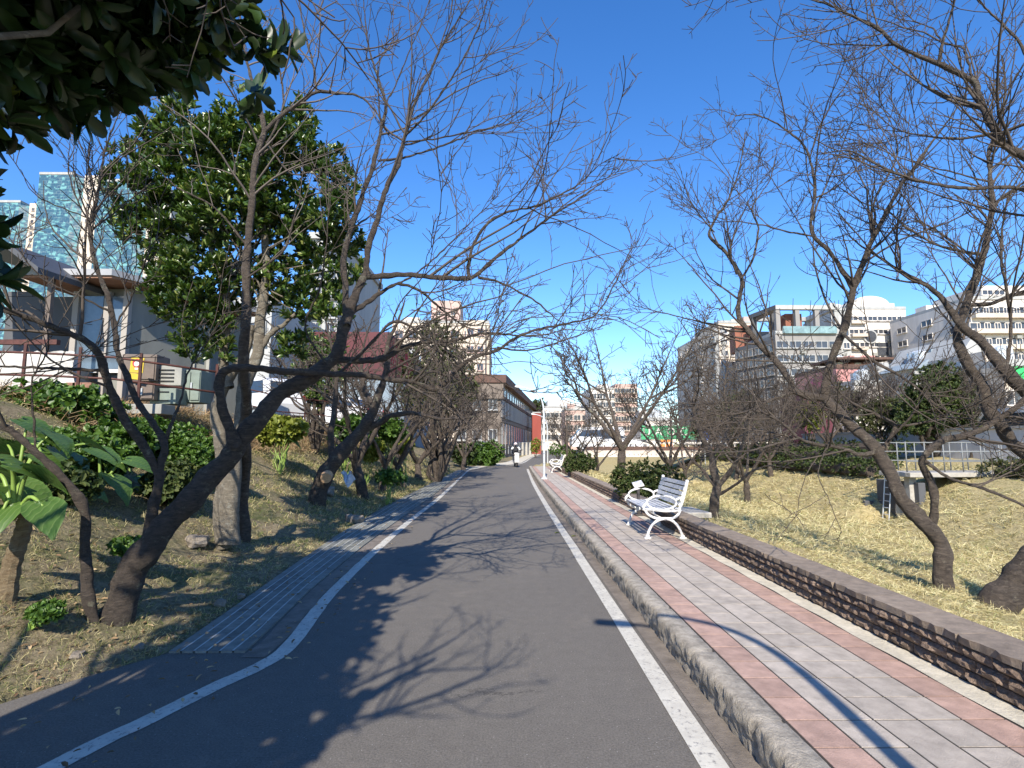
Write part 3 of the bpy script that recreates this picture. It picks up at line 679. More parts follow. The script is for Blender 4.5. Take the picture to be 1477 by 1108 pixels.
def treeC():
    Y=12.4; p=at(455,715,Y); b=np.array([p[0],p[1],hz(p[0],p[1])-.12]); L=[]
    L.append(([b]+PX([(470,682,Y),(492,655,Y),(512,632,Y),(530,606,Y),(542,585,Y),(550,560,Y),(557,530,Y),(560,495,Y),(575,460,Y),(585,430,Y)]),[.2,.18,.16,.13,.11,.09,.07,.05,.03,.012],1,.5))
    L.append((PX([(520,622,Y),(545,611,Y),(562,602,Y-.2),(580,597,Y-.3),(600,596,Y-.4),(640,605,Y-.6),(690,600,Y-.8)]),[.08,.07,.06,.045,.03,.012],1))
    L.append((PX([(541,588,Y),(530,570,Y+.2),(524,550,Y+.3),(521,520,Y+.4),(530,480,Y+.5),(545,440,Y+.5)]),[.06,.05,.04,.02,.01],1))
    L.append((PX([(480,668,Y+.1),(477,640,Y+.2),(480,610,Y+.2),(483,575,Y+.3),(486,540,Y+.3),(478,500,Y+.3),(470,460,Y+.3)]),[.08,.07,.06,.05,.035,.012],1,.4))
    L.append((PX([(555,540,Y),(590,520,Y-.3),(630,500,Y-.5),(670,470,Y-.6),(700,440,Y-.8)]),[.03,.02,.008],1))
    L.append((PX([(484,580,Y+.3),(455,560,Y+.2),(430,530,Y),(420,500,Y)]),[.025,.018,.008],1))
    lv=[dict(dens=2.6,L0=1.5,k=7,rmax=.022,up=.3,tip=.005),dict(dens=4.0,L0=.75,k=5,rmax=.010,up=.3,wob=.2,tip=.004),dict(dens=5,L0=.35,k=4,rmax=.006,up=.3,wob=.2,tip=.0035)]
    t,_=tree('cherry_tree','bare cherry tree with a pale sawn-off stub low on its leaning trunk',L,lv,sides=9)
    c=at(470,690,12.22); mb=MB(); mb.tube([at(473,684,12.35),at(471,687,12.2),at(470,690,12.08)],[.13,.12,.115],12)
    mb.build('sawn_stub',M['cut_wood'],t,smooth=False)
    c2=at(500,686,12.3)
    mb=MB(); pts=[]; 
    for i in range(7):
        for j in range(6):
            u=i/6;v=j/5; pts.append((c2[0]+(u-.5)*.25+.05*v,c2[1]+.09*math.sin(u*5+v*3),c2[2]+.06-(v*.27)*(.6+.4*math.sin(u*3))+.05*math.sin(u*9)))
    mb.add(pts,[(i*6+j,i*6+j+1,(i+1)*6+j+1,(i+1)*6+j) for i in range(6) for j in range(5)])
    pl=mb.build('plastic_bag',M['plastic_blue']); md=pl.modifiers.new('th','SOLIDIFY'); md.thickness=.01
    tag(pl,'crumpled pale blue plastic bag lying against the leaning trunk on the left bank','bag')
treeC()

def R1():
    L=[]; p=at(1368,900,6.2); b=np.array([p[0],p[1],hz(p[0],p[1])-.15])
    L.append(([b]+PX([(1364,870,6.2),(1361,836,6.2),(1355,790,6.25),(1346,770,6.28),(1334,757,6.3),(1324,744,6.35),(1303,716,6.4),(1284,683,6.5),(1266,656,6.6),(1241,627,6.7),(1211,594,6.8),(1190,572,6.9)]),[.125,.112,.105,.10,.10,.098,.095,.09,.088,.085,.075,.07,.065],0))
    L.append((PX([(1190,574,6.9),(1168,572,6.95),(1143,564,7.0),(1139,550,7.0),(1114,515,7.1),(1094,494,7.1),(1078,476,7.15),(1064,454,7.2),(1066,430,7.2),(1070,402,7.25),(1049,366,7.3),(1023,341,7.3),(1034,312,7.35),(1047,294,7.4),(1062,260,7.4),(1070,225,7.5),(1075,190,7.5)]),[.055,.055,.05,.045,.042,.04,.036,.032,.028,.022,.018,.014,.010,.006],1))
    L.append((PX([(1070,402,7.2),(1086,373,7.1),(1094,330,7.1),(1085,300,7.0),(1110,260,7.0),(1120,225,6.9)]),[.018,.015,.009,.004],1))
    L.append((PX([(1078,476,7.2),(1040,470,7.3),(1000,462,7.5),(950,450,7.6),(910,440,7.7)]),[.018,.014,.009,.004],1))
    L.append((PX([(1190,574,6.9),(1194,541,6.85),(1204,509,6.8),(1214,480,6.75),(1222,458,6.7),(1231,418,6.6),(1246,378,6.5),(1258,345,6.4),(1280,303,6.3),(1303,263,6.25),(1325,235,6.2),(1341,210,6.1),(1360,185,6.0),(1378,160,5.9),(1400,120,5.8)]),[.062,.058,.054,.05,.046,.04,.034,.03,.026,.022,.017,.012,.008,.005],1))
    L.append((PX([(1230,416,6.6),(1216,392,6.6),(1200,367,6.6),(1174,341,6.6),(1169,316,6.6),(1175,285,6.6),(1174,255,6.6),(1163,216,6.6),(1140,192,6.6),(1114,175,6.6),(1085,165,6.6),(1060,168,6.7)]),[.034,.03,.026,.022,.018,.014,.010,.005],1))
    L.append((PX([(1168,228,6.6),(1180,190,6.5),(1200,150,6.4),(1222,120,6.3),(1235,85,6.3)]),[.013,.010,.005],1))
    L.append((PX([(1174,341,6.6),(1140,335,6.7),(1100,325,6.8),(1060,320,7.0),(1010,322,7.1)]),[.014,.011,.005],1))
    L.append((PX([(1258,345,6.4),(1262,315,6.4),(1261,290,6.4),(1280,255,6.5),(1294,222,6.5),(1288,185,6.6),(1270,145,6.6),(1262,100,6.6)]),[.02,.016,.012,.007,.004],1))
    L.append((PX([(1263,652,6.6),(1240,656,6.5),(1218,648,6.5),(1180,641,6.4),(1152,632,6.3),(1136,616,6.3),(1110,600,6.2),(1085,592,6.2),(1050,598,6.1),(1015,580,6.0)]),[.03,.026,.022,.018,.014,.010,.005],1))
    L.append((PX([(1152,632,6.3),(1120,640,6.2),(1080,650,6.1),(1030,652,6.0),(990,640,5.9)]),[.014,.012,.009,.004],1))
    L.append((PX([(1143,566,7),(1107,580,6.9),(1075,602,6.8),(1050,640,6.7),(1010,690,6.6)]),[.022,.017,.011,.005],1))
    L.append((PX([(1339,768,6.3),(1347,745,6.25),(1346,720,6.2),(1341,692,6.2),(1331,668,6.15),(1338,652,6.1),(1360,636,6.1),(1395,626,6.0),(1430,612,5.9),(1462,590,5.8),(1500,560,5.7),(1560,520,5.6)]),[.06,.052,.048,.045,.045,.042,.04,.036,.034,.03,.022],1,.3))
    L.append((PX([(1334,665,6.15),(1370,690,6.0),(1420,705,5.8),(1477,730,5.6),(1520,745,5.5)]),[.022,.02,.016,.01],1))
    L.append((PX([(1267,655,6.6),(1284,632,6.55),(1290,612,6.5),(1265,598,6.5),(1242,588,6.5),(1215,570,6.5),(1190,540,6.4),(1160,520,6.3)]),[.034,.028,.022,.016,.010,.005],1))
    L.append((PX([(1290,614,6.5),(1320,612,6.4),(1350,606,6.3),(1385,602,6.2),(1420,610,6.1),(1450,600,6.0)]),[.018,.014,.009,.004],1))
    L.append((PX([(1284,632,6.5),(1320,590,6.2),(1300,560,6.1),(1330,520,6.0),(1350,480,6)]),[.014,.011,.005],1))
    L.append((PX([(1214,480,6.7),(1260,520,6.5),(1310,550,6.3),(1360,590,6.2),(1410,600,6.1)]),[.022,.02,.016,.012,.006],1))
    L.append((PX([(1200,630,6.4),(1180,680,6.2),(1195,720,6.0),(1215,770,5.9)]),[.008,.006,.003],1))
    tree('cherry_tree','bare cherry tree forking low behind the block wall, right foreground',L,lv_near(1.1,1.3),'bark_lit',group='bare cherry trees beside the path',sides=11,rs=.84)
R1()
def R2():
    L=[]; p=at(1425,905,5.55); b=np.array([p[0],p[1],hz(p[0],p[1])-.2])
    L.append(([b]+PX([(1440,872,5.55),(1468,838,5.5),(1510,790,5.45),(1560,730,5.4),(1600,660,5.4)]),[.21,.20,.19,.18,.16,.14],0))
    L.append((PX([(1600,665,5.4),(1580,540,5.2),(1560,420,5.0),(1530,320,4.9),(1500,250,4.8),(1474,226,4.8),(1448,208,4.8),(1430,178,4.8),(1415,140,4.8),(1408,122,4.8),(1392,112,4.8),(1353,93,4.8),(1297,67,4.8),(1269,42,4.8),(1210,14,4.8),(1162,-4,4.8),(1110,-30,4.8)]),[.11,.09,.075,.06,.05,.042,.036,.032,.028,.024,.020,.014,.010,.006],1,.35))
    L.append((PX([(1353,94,4.8),(1358,68,4.75),(1366,38,4.7),(1377,0,4.6),(1390,-50,4.5)]),[.018,.014,.010],1))
    L.append((PX([(1405,122,4.8),(1398,95,4.8),(1388,70,4.9),(1360,60,5.0),(1340,38,5.1),(1290,25,5.2)]),[.014,.011,.005],1))
    L.append((PX([(1600,665,5.4),(1540,690,6.0),(1490,665,6.3),(1462,636,6.4),(1444,612,6.4),(1424,580,6.45),(1408,548,6.5),(1392,520,6.5),(1383,496,6.5),(1387,463,6.5),(1393,440,6.5),(1406,405,6.5),(1420,365,6.5),(1430,305,6.5),(1428,262,6.5),(1427,222,6.5),(1440,180,6.5),(1450,130,6.5),(1445,80,6.5)]),[.12,.10,.09,.085,.08,.07,.062,.056,.05,.045,.04,.032,.024,.016,.008],1,.35))
    L.append((PX([(1550,640,6.0),(1500,595,6.1),(1477,567,6.2),(1456,545,6.2),(1439,519,6.25),(1422,496,6.3),(1392,473,6.35),(1374,454,6.4),(1351,424,6.4),(1330,408,6.45),(1309,396,6.5),(1270,372,6.6),(1230,345,6.7),(1210,310,6.8)]),[.10,.09,.085,.08,.07,.06,.05,.04,.03,.024,.016,.010,.006],1,.3))
    L.append((PX([(1420,367,6.5),(1385,362,6.5),(1345,350,6.5),(1310,330,6.6),(1280,305,6.6),(1240,290,6.7),(1200,262,6.8)]),[.024,.018,.012,.006],1))
    L.append((PX([(1520,330,5.0),(1477,275,4.9),(1400,272,4.9),(1330,262,4.9),(1270,240,5.0),(1225,218,5.1),(1185,222,5.2)]),[.028,.022,.016,.010,.005],1))
    L.append((PX([(1477,180,5),(1440,192,5.2),(1380,200,5.4),(1330,195,5.5),(1290,185,5.6),(1250,150,5.7)]),[.02,.016,.009,.004],1))
    L.append((PX([(1392,440,6.5),(1430,438,6.4),(1465,425,6.3),(1510,410,6.2)]),[.03,.028,.024],1))
    L.append((PX([(1450,545,6.2),(1458,480,6.2),(1452,420,6.1),(1445,370,6.0),(1450,300,6.0),(1477,240,5.9)]),[.024,.02,.014,.006],1))
    L.append((PX([(1427,262,6.5),(1380,250,6.5),(1340,240,6.6),(1300,225,6.7)]),[.014,.010,.005],1))
    L.append((PX([(1500,120,4.6),(1470,60,4.6),(1430,20,4.6),(1400,-10,4.6)]),[.016,.012,.006],1))
    tree('cherry_tree','thick-trunked bare cherry tree leaning out of the bottom right corner',L,lv_near(1.1,1.35),'bark_lit',sides=12,rs=.82)
R2()
def R3():
    Y=11.5; L=[]; p=at(1029,752,Y); b=np.array([p[0],p[1],hz(p[0],p[1])-.1])
    L.append(([b]+PX([(1031,722,Y),(1033,705,Y),(1029,680,Y),(1027,657,Y),(1014,633,Y),(1004,608,Y),(1000,580,Y),(1008,545,Y),(1002,505,Y)]),[.10,.09,.085,.07,.06,.045,.03,.02,.008],1,.4))
    L.append((PX([(1033,708,Y),(1046,688,Y),(1063,664,Y-.2),(1072,640,Y-.3),(1078,610,Y-.4),(1095,570,Y-.5),(1085,520,Y-.5)]),[.05,.045,.03,.018,.008],1))
    L.append((PX([(1030,700,Y),(1016,681,Y+.2),(998,662,Y+.3),(985,640,Y+.4),(972,600,Y+.4),(955,560,Y+.5)]),[.035,.028,.018,.008],1))
    L.append((PX([(1035,715,Y),(1060,700,Y-.3),(1085,680,Y-.5),(1110,672,Y-.7),(1140,675,Y-.9)]),[.03,.024,.014,.006],1))
    L.append((PX([(1027,657,Y),(1042,640,Y),(1050,610,Y+.2),(1045,560,Y+.3),(1055,510,Y+.3)]),[.04,.03,.018,.008],1))
    lv=[dict(dens=4.2,L0=1.7,k=7,rmax=.018,up=.35,tip=.005),dict(dens=5,L0=.7,k=5,rmax=.009,up=.3,wob=.2,tip=.004),dict(dens=5,L0=.32,k=4,rmax=.006,up=.3,wob=.2,tip=.0035)]
    tree('cherry_tree','small bare cherry tree on the dry grass just behind the near bench',L,lv,'bark_lit')
R3()
# tree behind the camera on the left whose shadow falls on the near road
def behind():
    L=[]; b=np.array([-3.6,-2.6,hz(-3.6,-2.6)-.1])
    L.append(([b,(-3.2,-2.4,1.0),(-2.6,-2.0,2.0),(-2.0,-1.5,2.8),(-1.5,-1.0,3.3),(-1.0,-.5,3.7)],[.14,.12,.09,.06,.04,.02],1,.4))
    L.append(([(-1.9,-1.1,3.25),(-1.5,-1.0,3.3),(-1.05,-.7,3.25),(-.6,-.3,3.3),(-.35,.1,3.4)],[.028,.022,.014,.006],1))
    L.append(([(-1.6,-.9,3.4),(-1.3,-.4,3.4),(-.95,0,3.5),(-.7,.5,3.6)],[.022,.018,.012,.005],1))
    L.append(([(-2.0,-1.5,2.8),(-2.2,-.7,3.4),(-2.0,.2,3.8),(-1.5,1.4,3.95),(-1.25,2.2,3.75)],[.05,.035,.02,.010],1))
    tree('cherry_tree','bare cherry tree beside the viewer, its thin twigs reaching in at the top left',L,lv_near(.9,.9))
behind()

# ---------------------------------------------------------------- generic smaller cherry trees
def generic(seed,h=4.5,spread=2.6,k=1.0,tip=.006):
    r=np.random.RandomState(seed); L=[]; f=r.uniform(.5,.9)
    lean=r.uniform(-.25,.25,2)
    p0=np.array([0,0,-.15]); p1=np.array([lean[0]*.4,lean[1]*.4,f*.5]); p2=np.array([lean[0],lean[1],f])
    L.append(([p0,p1,p2],[.15,.12,.115],0))
    n=r.randint(4,6); a0=r.rand()*6.28
    for i in range(n):
        a=a0+i*6.283/n+r.uniform(-.35,.35); s=spread*r.uniform(.7,1.05); hh=h*r.uniform(.65,1.0)
        d=np.array([math.cos(a),math.sin(a),0]); m=r.uniform(-.3,.3)
        pts=[p2,p2+d*s*.22+[0,0,(hh-f)*.2],p2+d*s*.48+[m*.3,0,(hh-f)*.42],p2+d*s*.7+[0,m*.4,(hh-f)*.68],p2+d*s+[0,0,(hh-f)]]
        L.append((pts,[.075,.055,.04,.025,.010],1,.15))
        j=pts[2]; a2=a+r.choice([-1,1])*r.uniform(.5,1.0); d2=np.array([math.cos(a2),math.sin(a2),0])
        L.append(([j,j+d2*s*.25+[0,0,(hh-f)*.1],j+d2*s*.55+[0,0,(hh-f)*.35]],[.035,.025,.008],1))
    lv=[dict(dens=2.6*k,L0=1.35,k=6,rmax=.02,up=.3,tip=tip),dict(dens=4.2*k,L0=.75,k=5,rmax=.011,up=.25,wob=.2,tip=tip*.85),dict(dens=4.5*k,L0=.38,k=4,rmax=.007,up=.2,wob=.2,tip=tip*.75)]
    return L,lv
PROTO={}
def place_cherry(px,Y,s,label,proto=0,rz=0.,z=None,group='bare cherry trees beside the path',barkm='bark_cherry',zs=1.):
    x=float(at(px,640,Y)[0]); zz=hz(x,Y) if z is None else z
    if proto not in PROTO:
        dn=proto>=4; L,lv=generic(40+proto,4.3+.4*(proto%3),2.5+.3*(proto%2),1.25 if dn else .95,.009 if dn else .007)
        t,_=tree('cherry_tree','x',L,lv,root=(0,0,0),sides=7,twigm='twig'); PROTO[proto]=[t,0]
    pr=PROTO[proto]
    if pr[1]==0: t=pr[0]; pr[1]=1
    else: t=copy_tree(pr[0])
    t.location=(x,Y,zz); t.scale=(s,s,s*zs); t.rotation_euler=(0,0,rz); tag(t,label,'tree',group); return t
rows=[(527,15.2,1.09,'bare cherry tree with a slim dark trunk, next behind the one with the sawn stub',4,.3),
(552,17.5,0.92,'low bare cherry tree fanning several stems from the bank foot beside the drain covers',5,1.0),
(582,20,1.09,'bare cherry tree on the left bank, in front of the dark red wall end',2,2.0),
(604,23.5,1.15,'bare cherry tree on the left bank, halfway to the long louvred building',3,3.1),
(622,27,1.15,'bare twiggy cherry tree hiding the foot of the cream apartment block',4,4.0),
(643,31,1.09,'bare cherry tree just before the big-leaved shrubs at the bend',5,5.0),
(668,35,1.15,'bare cherry tree leaning over the path end next to the leafy shrubs',2,.8),
(575,28,1.26,'bare cherry tree high on the bank behind the left row',3,1.4),
(640,39,1.21,'farthest bare cherry tree of the left row, against the building gable',5,2.2),
(700,47,0.92,'small bare cherry tree in front of the grey louvred building corner',4,5.5),
(893,26.5,1.6,'wide-crowned bare cherry tree beyond the clipped shrub, in front of the bridge',5,0.5),
(835,32,0.83,'small bare cherry tree beside the far bench',2,1.5),
(815,44,0.92,'bare cherry tree behind the far bench where the pavement ends',5,2.5),
(856,38,1.09,'bare cherry tree left of the bridge opening',4,3.5),
(960,29,1.3,'bare cherry tree standing before the green banner',4,4.4),
(1075,24,1.03,'low bare cherry tree on the grass slope below the cream twin towers',5,5.2),
]
for (px,Y,s,lab,p,rz) in rows: place_cherry(px,Y,s,lab,p,rz)
PROTO_D=4
far=[(985,36,1.1,'bare brown tree between the small cherry tree and the bridge',0,2.2),(1060,34,1.1,'bare brown tree just right of the small cherry tree behind the near bench',1,.6),(1110,31,1.05,'bare brown tree spreading over the lowest hedge',2,5.1),(1190,32,1.1,'bare brown tree in front of the round yellow-green tree',3,1.1),(1235,45,1.2,'tall bare brown tree before the pink building',0,2.6),(1330,34,1.1,'bare brown tree between the dark round-headed tree and the footbridge',1,3.6),(1380,36,1.1,'bare brown tree in front of the pale blue house',2,.3),(1010,50,1.1,'bare brown tree right of the blue round sign',0,.2),(1050,44,1.1,'bare brown tree in front of the cream towers',1,1.2),(1095,40,1.1,'bare brown tree below the dark grey modern block',2,2.4),(1135,36,1.05,'bare brown tree left of the yellow-green round tree',3,3.3),(1215,38,1.15,'bare brown tree in front of the white wall under the pink building',0,4.1),(1255,33,1.1,'bare brown tree between the hedge and the white wall',1,5.0),(1300,30,.9,'bare brown tree over the footbridge end',2,.7),(1440,27,.9,'bare brown tree beside the pale street wall at the far right',3,1.9),(1400,25,.85,'bare brown tree right of the footbridge railing',0,2.9),(1175,42,1.2,'tall bare brown tree behind the yellow-green round tree',2,3.9)]
for (px,Y,s,lab,p,rz) in far: place_cherry(px,Y,s,lab,4+p%2,rz,group='bare brown trees along the far bank')

# ---------------------------------------------------------------- shrubs, round trees, hedges
def gb(px,Y): x=float(at(px,640,Y)[0]); return np.array([x,Y,hz(x,Y)])
def rb(name,label,cat,px,Y,lobes,n,per,L,Wd,mat,**kw):
    return bush(name,label,cat,gb(px,Y),lobes_px(lobes,Y),n,per,L,Wd,mat,**kw)
rb('shrub','clipped leafy green shrub behind the block wall next to the near bench','shrub',930,13.5,[(905,690,22),(935,690,26),(962,696,24),(915,705,24),(950,708,24),(892,690,12)],900,9,.085,.034,'leaf_hedge',shell=.5)
rb('shrub','rounded leafy shrub by the wall below the far bench','shrub',838,24,[(832,664,14),(846,668,13),(824,672,10)],330,8,.12,.05,'leaf_hedge')
rb('shrub','low bright green shrub past the far bench where the wall ends','shrub',808,40,[(800,648,9),(815,652,9)],160,8,.14,.06,'leaf_green')
rb('big_leaf_shrub','dark big-leaved shrub at the bend, beneath the louvred building','shrub',700,42,[(690,655,15),(710,652,15),(700,662,14),(682,662,10)],330,8,.30,.14,'leaf_green',group='big-leaved shrubs at the bend')
rb('big_leaf_shrub','big-leaved shrub nearest the tree row, left of its neighbour at the bend','shrub',668,38,[(664,655,12),(676,652,10),(672,664,9)],220,8,.26,.12,'leaf_hedge',group='big-leaved shrubs at the bend')
rb('shrub','small yellow-green bush at the foot of the red end wall','shrub',773,66,[(773,640,7),(771,648,6)],120,7,.22,.1,'leaf_yellow')
rb('evergreen_tree','tall olive-green evergreen in front of the cream apartment block','tree',632,24,[(632,500,38),(655,530,34),(610,530,34),(640,560,36),(600,565,28),(665,565,26),(625,480,22)],950,9,.17,.06,'leaf_olive',stem=.12,ns=14,shell=.3)
rb('evergreen_tree','dark feathery evergreen in front of the dark red wall','tree',455,18,[(450,500,24),(465,520,28),(440,540,24),(470,545,26),(480,500,18),(460,570,20)],700,9,.15,.045,'leaf_dark',stem=.08,ns=12,shell=.3)
rb('evergreen_tree','broad dark round-headed tree before the pale blue house','tree',1350,27,[(1345,560,34),(1320,590,28),(1375,580,32),(1350,600,40),(1310,610,22),(1395,610,24),(1360,545,24)],1500,10,.19,.07,'leaf_hedge',stem=.16,ns=16,shell=.3)
rb('evergreen_tree','small round yellow-green tree between bare brown trees','tree',1168,37,[(1165,594,15),(1175,600,14),(1158,602,12),(1168,608,13)],420,9,.17,.075,'leaf_yellow',stem=.06)
rb('evergreen_tree','dense dark green tree under the dark grey modern block','tree',1072,48,[(1065,585,22),(1085,590,22),(1050,600,18),(1100,598,16),(1075,605,22)],700,9,.26,.09,'leaf_hedge',stem=.14,shell=.3)
rb('evergreen_tree','low olive tree right of the green banner','tree',1022,46,[(1015,612,16),(1035,606,18),(1050,615,14),(1005,622,10)],450,9,.24,.09,'leaf_olive',stem=.1)
rb('evergreen_tree','brownish-green round tree before the white wall','tree',1268,30,[(1262,595,18),(1280,590,20),(1272,610,20),(1250,610,14),(1292,606,14)],600,9,.16,.05,'leaf_olive',stem=.09,shell=.3)
rb('evergreen_tree','dark evergreen between the bare trees below the purple awning','tree',1215,42,[(1210,570,18),(1225,580,18),(1200,590,14),(1220,600,16)],450,9,.22,.08,'leaf_olive',stem=.1)
rb('evergreen_tree','dark tree top over the roof of the distant white block','tree',775,110,[(778,583,8),(770,588,7)],160,8,.5,.2,'leaf_hedge',stem=.2)
# long clipped hedges stepping down the far bank
def hedge(label,x0,y0,x1,y1,zb,h,w,n,mat='leaf_hedge'):
    m=14; lb=[]
    for i in range(m):
        t=(i+.5)/m; x=x0+(x1-x0)*t; y=y0+(y1-y0)*t; lb.append(((x,y,hz(x,y)+zb+h*.5*random.uniform(.8,1.1)),(w,abs(y1-y0)/m*.7+.3,h*.5*random.uniform(.85,1.15))))
    b=(x0*.5+x1*.5,(y0+y1)/2,hz((x0+x1)/2,(y0+y1)/2))
    t=thing('hedge',b,label,'hedge','hedges stepping down the far bank')
    link('leaves',leaf_mesh('hedge_leaves',*rosettes(lb,n,8,.15,.055,shell=.55,upb=.8),M[mat]),t)
    mb=MB(); mb.tube([(l[0][0],l[0][1],l[0][2]-.1) for l in lb],[l[1][2]*.75 for l in lb],7); mb.build('stems',M['bark_cherry'],t)
hedge('lowest dark clipped hedge on the far bank just above the dry grass',15.6,23,15.6,45,.0,.75,.45,1300)
hedge('middle dark clipped hedge on the far bank',17.3,25,17.3,47,.0,.85,.5,1200)
hedge('topmost dark clipped hedge on the far bank under the bare brown trees',19.4,27,19.4,52,.1,1.0,.6,1200)
hedge('dark scrubby hedge on the far bank right of the footbridge',16.8,9,16.8,19.2,-.1,.7,.6,900,'leaf_olive')
# thicket of broad leafy undergrowth on left bank (small-leaved)
def patch(label,px,py,Y,rpx,n,mat,L,Wd,name='leafy_plant',group='leafy plants on the left bank',flat=.5,**kw):
    b=gb(px,Y); c=at(px,py,Y); r=rpx*Y/F
    lb=[((c[0]+random.uniform(-.6,.6)*r,Y+random.uniform(-.5,.5)*r,max(b[2]+.1,c[2])+random.uniform(-.2,.2)*r),(r*.7,r*.6,r*flat)) for _ in range(5)]
    return bush(name,label,'plant',b,lb,n,8,L,Wd,mat,group=group,stem=.012,ns=10,stemmat='stalk_green',**kw)
patch('bright small-leaved bush in front of the cabinets on the left bank',232,640,9.6,55,800,'leaf_green',.10,.055)
patch('small-leaved green bush left of the evergreen trunk',275,650,9.4,42,650,'leaf_green',.085,.045)
patch('leafy green plant behind the elephant-ear leaves at the left edge',60,620,9.0,60,650,'leaf_green',.13,.08)
patch('green undergrowth at the foot of the whitewashed wall',130,600,9.6,45,420,'leaf_green',.11,.06)
patch('low green plant between the evergreen trunk and the white car',405,622,13.5,28,260,'leaf_yellow',.16,.10)
patch('broad green plant below the white sedan',500,620,16.5,26,300,'leaf_green',.20,.12)
patch('bright leafy plant left of the third bare tree on the bank',560,622,19,24,320,'leaf_green',.22,.12)
patch('yellow-green plant on the bank under the bare trees',585,640,21,16,180,'leaf_yellow',.2,.11)
patch('dark leafy plant at the foot of the evergreen trunk',250,700,8.2,46,500,'leaf_hedge',.10,.06)
patch('dark undergrowth below the elephant-ear plants',70,740,6.6,60,520,'leaf_hedge',.10,.06,flat=.35)

# elephant-ear plants
def taroleaf():
    m,nt,b=nodes('taro_leaf'); f=noise(nt,2.3,4,.6); col=ramp(nt,f,[(.3,(.05,.115,.022)),(.7,(.12,.21,.045))])
    wv=N(nt,'ShaderNodeTexWave'); wv.inputs['Scale'].default_value=9; wv.inputs['Distortion'].default_value=2.5; lk(nt,coord(nt),wv.inputs['Vector'])
    col=mix(nt,ramp(nt,wv.outputs['Fac'],[(.9,grey(0)),(.98,grey(.28))]),col,(.26,.34,.12))
    lk(nt,col,b.inputs['Base Color']); b.inputs['Roughness'].default_value=.42; bump(nt,b,wv.outputs['Fac'],.006,.3)
    t=N(nt,'ShaderNodeBsdfTranslucent'); lk(nt,col,t.inputs['Color']); ms=N(nt,'ShaderNodeMixShader'); ms.inputs[0].default_value=.3
    lk(nt,b.outputs[0],ms.inputs[1]); lk(nt,t.outputs[0],ms.inputs[2]); lk(nt,ms.outputs[0],nt.nodes['Material Output'].inputs['Surface']); M['taro_leaf']=m
taroleaf()
def taro(name,label,base,stalks,stem=None,group='elephant-ear plants on the left bank'):
    """stalks: list (tip xyz, size, yaw) ; heart shaped blade with ribs"""
    t=thing(name,base,label,'plant',group); sb=MB()
    for (tip,s,yaw,pitch,roll) in stalks:
        s*=.78; tip=np.array(tip,float); b=np.array(base,float)+(np.array([0,0,stem[1]]) if stem else 0)
        mid=(b+tip)/2+np.array([0,0,.12]); sb.tube(catmull([b,mid,tip],5),np.linspace(.022,.010,11),6)
        n=11; vs=[];fs=[]
        prof=[(-.28,.20),(-.20,.34),(-.05,.43),(.12,.45),(.30,.40),(.48,.31),(.64,.20),(.8,.10),(.92,.03)]
        R=Matrix.Rotation(yaw,3,'Z')@Matrix.Rotation(pitch,3,'Y')@Matrix.Rotation(roll,3,'X')
        for j,(u,w) in enumerate(prof):
            for i in range(9):
                q=(i-4)/4; zz=-.05*abs(q)**1.5+.16*abs(q)*w-.28*max(0,u)**2+.012*math.cos(i*math.pi)+ .01*math.sin(j*3)
                uu=u-(.18*(1-abs(q)) if j==0 else 0)*-1
                vs.append(R@Vector((uu*s,q*w*s*(1+.04*math.sin(j*2.3+i)),zz*s))+Vector(tip))
        for j in range(len(prof)-1):
            for i in range(8): fs.append((j*9+i,j*9+i+1,(j+1)*9+i+1,(j+1)*9+i))
        mb=MB(); mb.add(vs,fs); mb.build('leaf',M['taro_leaf'],t,smooth=True)
    sb.build('stalks',M['stalk_green'],t,smooth=True)
    if stem:
        P=[np.array(base)-[0,0,.1],np.array(base)+[.02,0,stem[1]*.4],np.array(base)+[.08,0,stem[1]*.8],np.array(base)+[.10,0,stem[1]+.05]]
        Q=catmull(P,6); mb=MB(); mb.tube(Q,[stem[0]*(1+.10*((i%2)*2-1)*.7)*(1-.018*i) for i in range(len(Q))],10); mb.build('trunk',M['taro_stem'],t)
    return t
def stk(l,Y): 
    out=[]
    for (px,py,s,yaw,pitch,roll) in l: out.append((at(px,py,Y+random.uniform(-.3,.3)),s,yaw,pitch,roll))
    return out
p=at(8,868,4.6); taro('elephant_ear_plant','elephant-ear plant with a ringed brown trunk at the left edge',(p[0],p[1],hz(p[0],p[1])),
    stk([(30,700,.5,.2,.5,.3),(-25,715,.5,2.6,.5,-.2),(15,670,.45,1.2,.3,.5),(62,730,.40,-.5,.7,.2),(45,680,.42,.7,.4,-.4),(5,735,.4,-1.2,.6,.1),(-10,680,.5,1.9,.4,.3)],4.6),(.075,.62))
def taro_at(px,Y,label,l,**k): b=gb(px,Y); return taro('elephant_ear_plant',label,b,stk(l,Y),**k)
taro_at(70,6.9,'broad elephant-ear plant with sunlit leaves behind the left stem',[(45,640,.75,.3,.35,.2),(95,655,.7,-.4,.5,-.3),(20,665,.7,2.7,.5,.3),(70,690,.6,-.2,.6,.1),(110,690,.6,.5,.5,.5),(130,640,.55,.1,.3,-.4)])
taro_at(150,7.4,'elephant-ear plant in the shade between the two cherry stems',[(140,650,.6,.2,.4,.2),(165,690,.6,-.3,.6,-.2),(190,665,.5,.3,.3,.3),(120,700,.6,2.5,.6,.1)])
taro_at(175,8.6,'elephant-ear plant in front of the leafy bush',[(160,615,.6,.1,.3,.2),(195,700,.55,-.4,.5,-.3),(175,640,.55,1.1,.4,.3)])
taro_at(410,13.8,'single broad-leaved plant beside the leaning cherry trunk',[(418,632,.5,.2,.5,.2),(400,615,.4,2.2,.4,.2),(425,612,.4,.2,.3,-.3)])
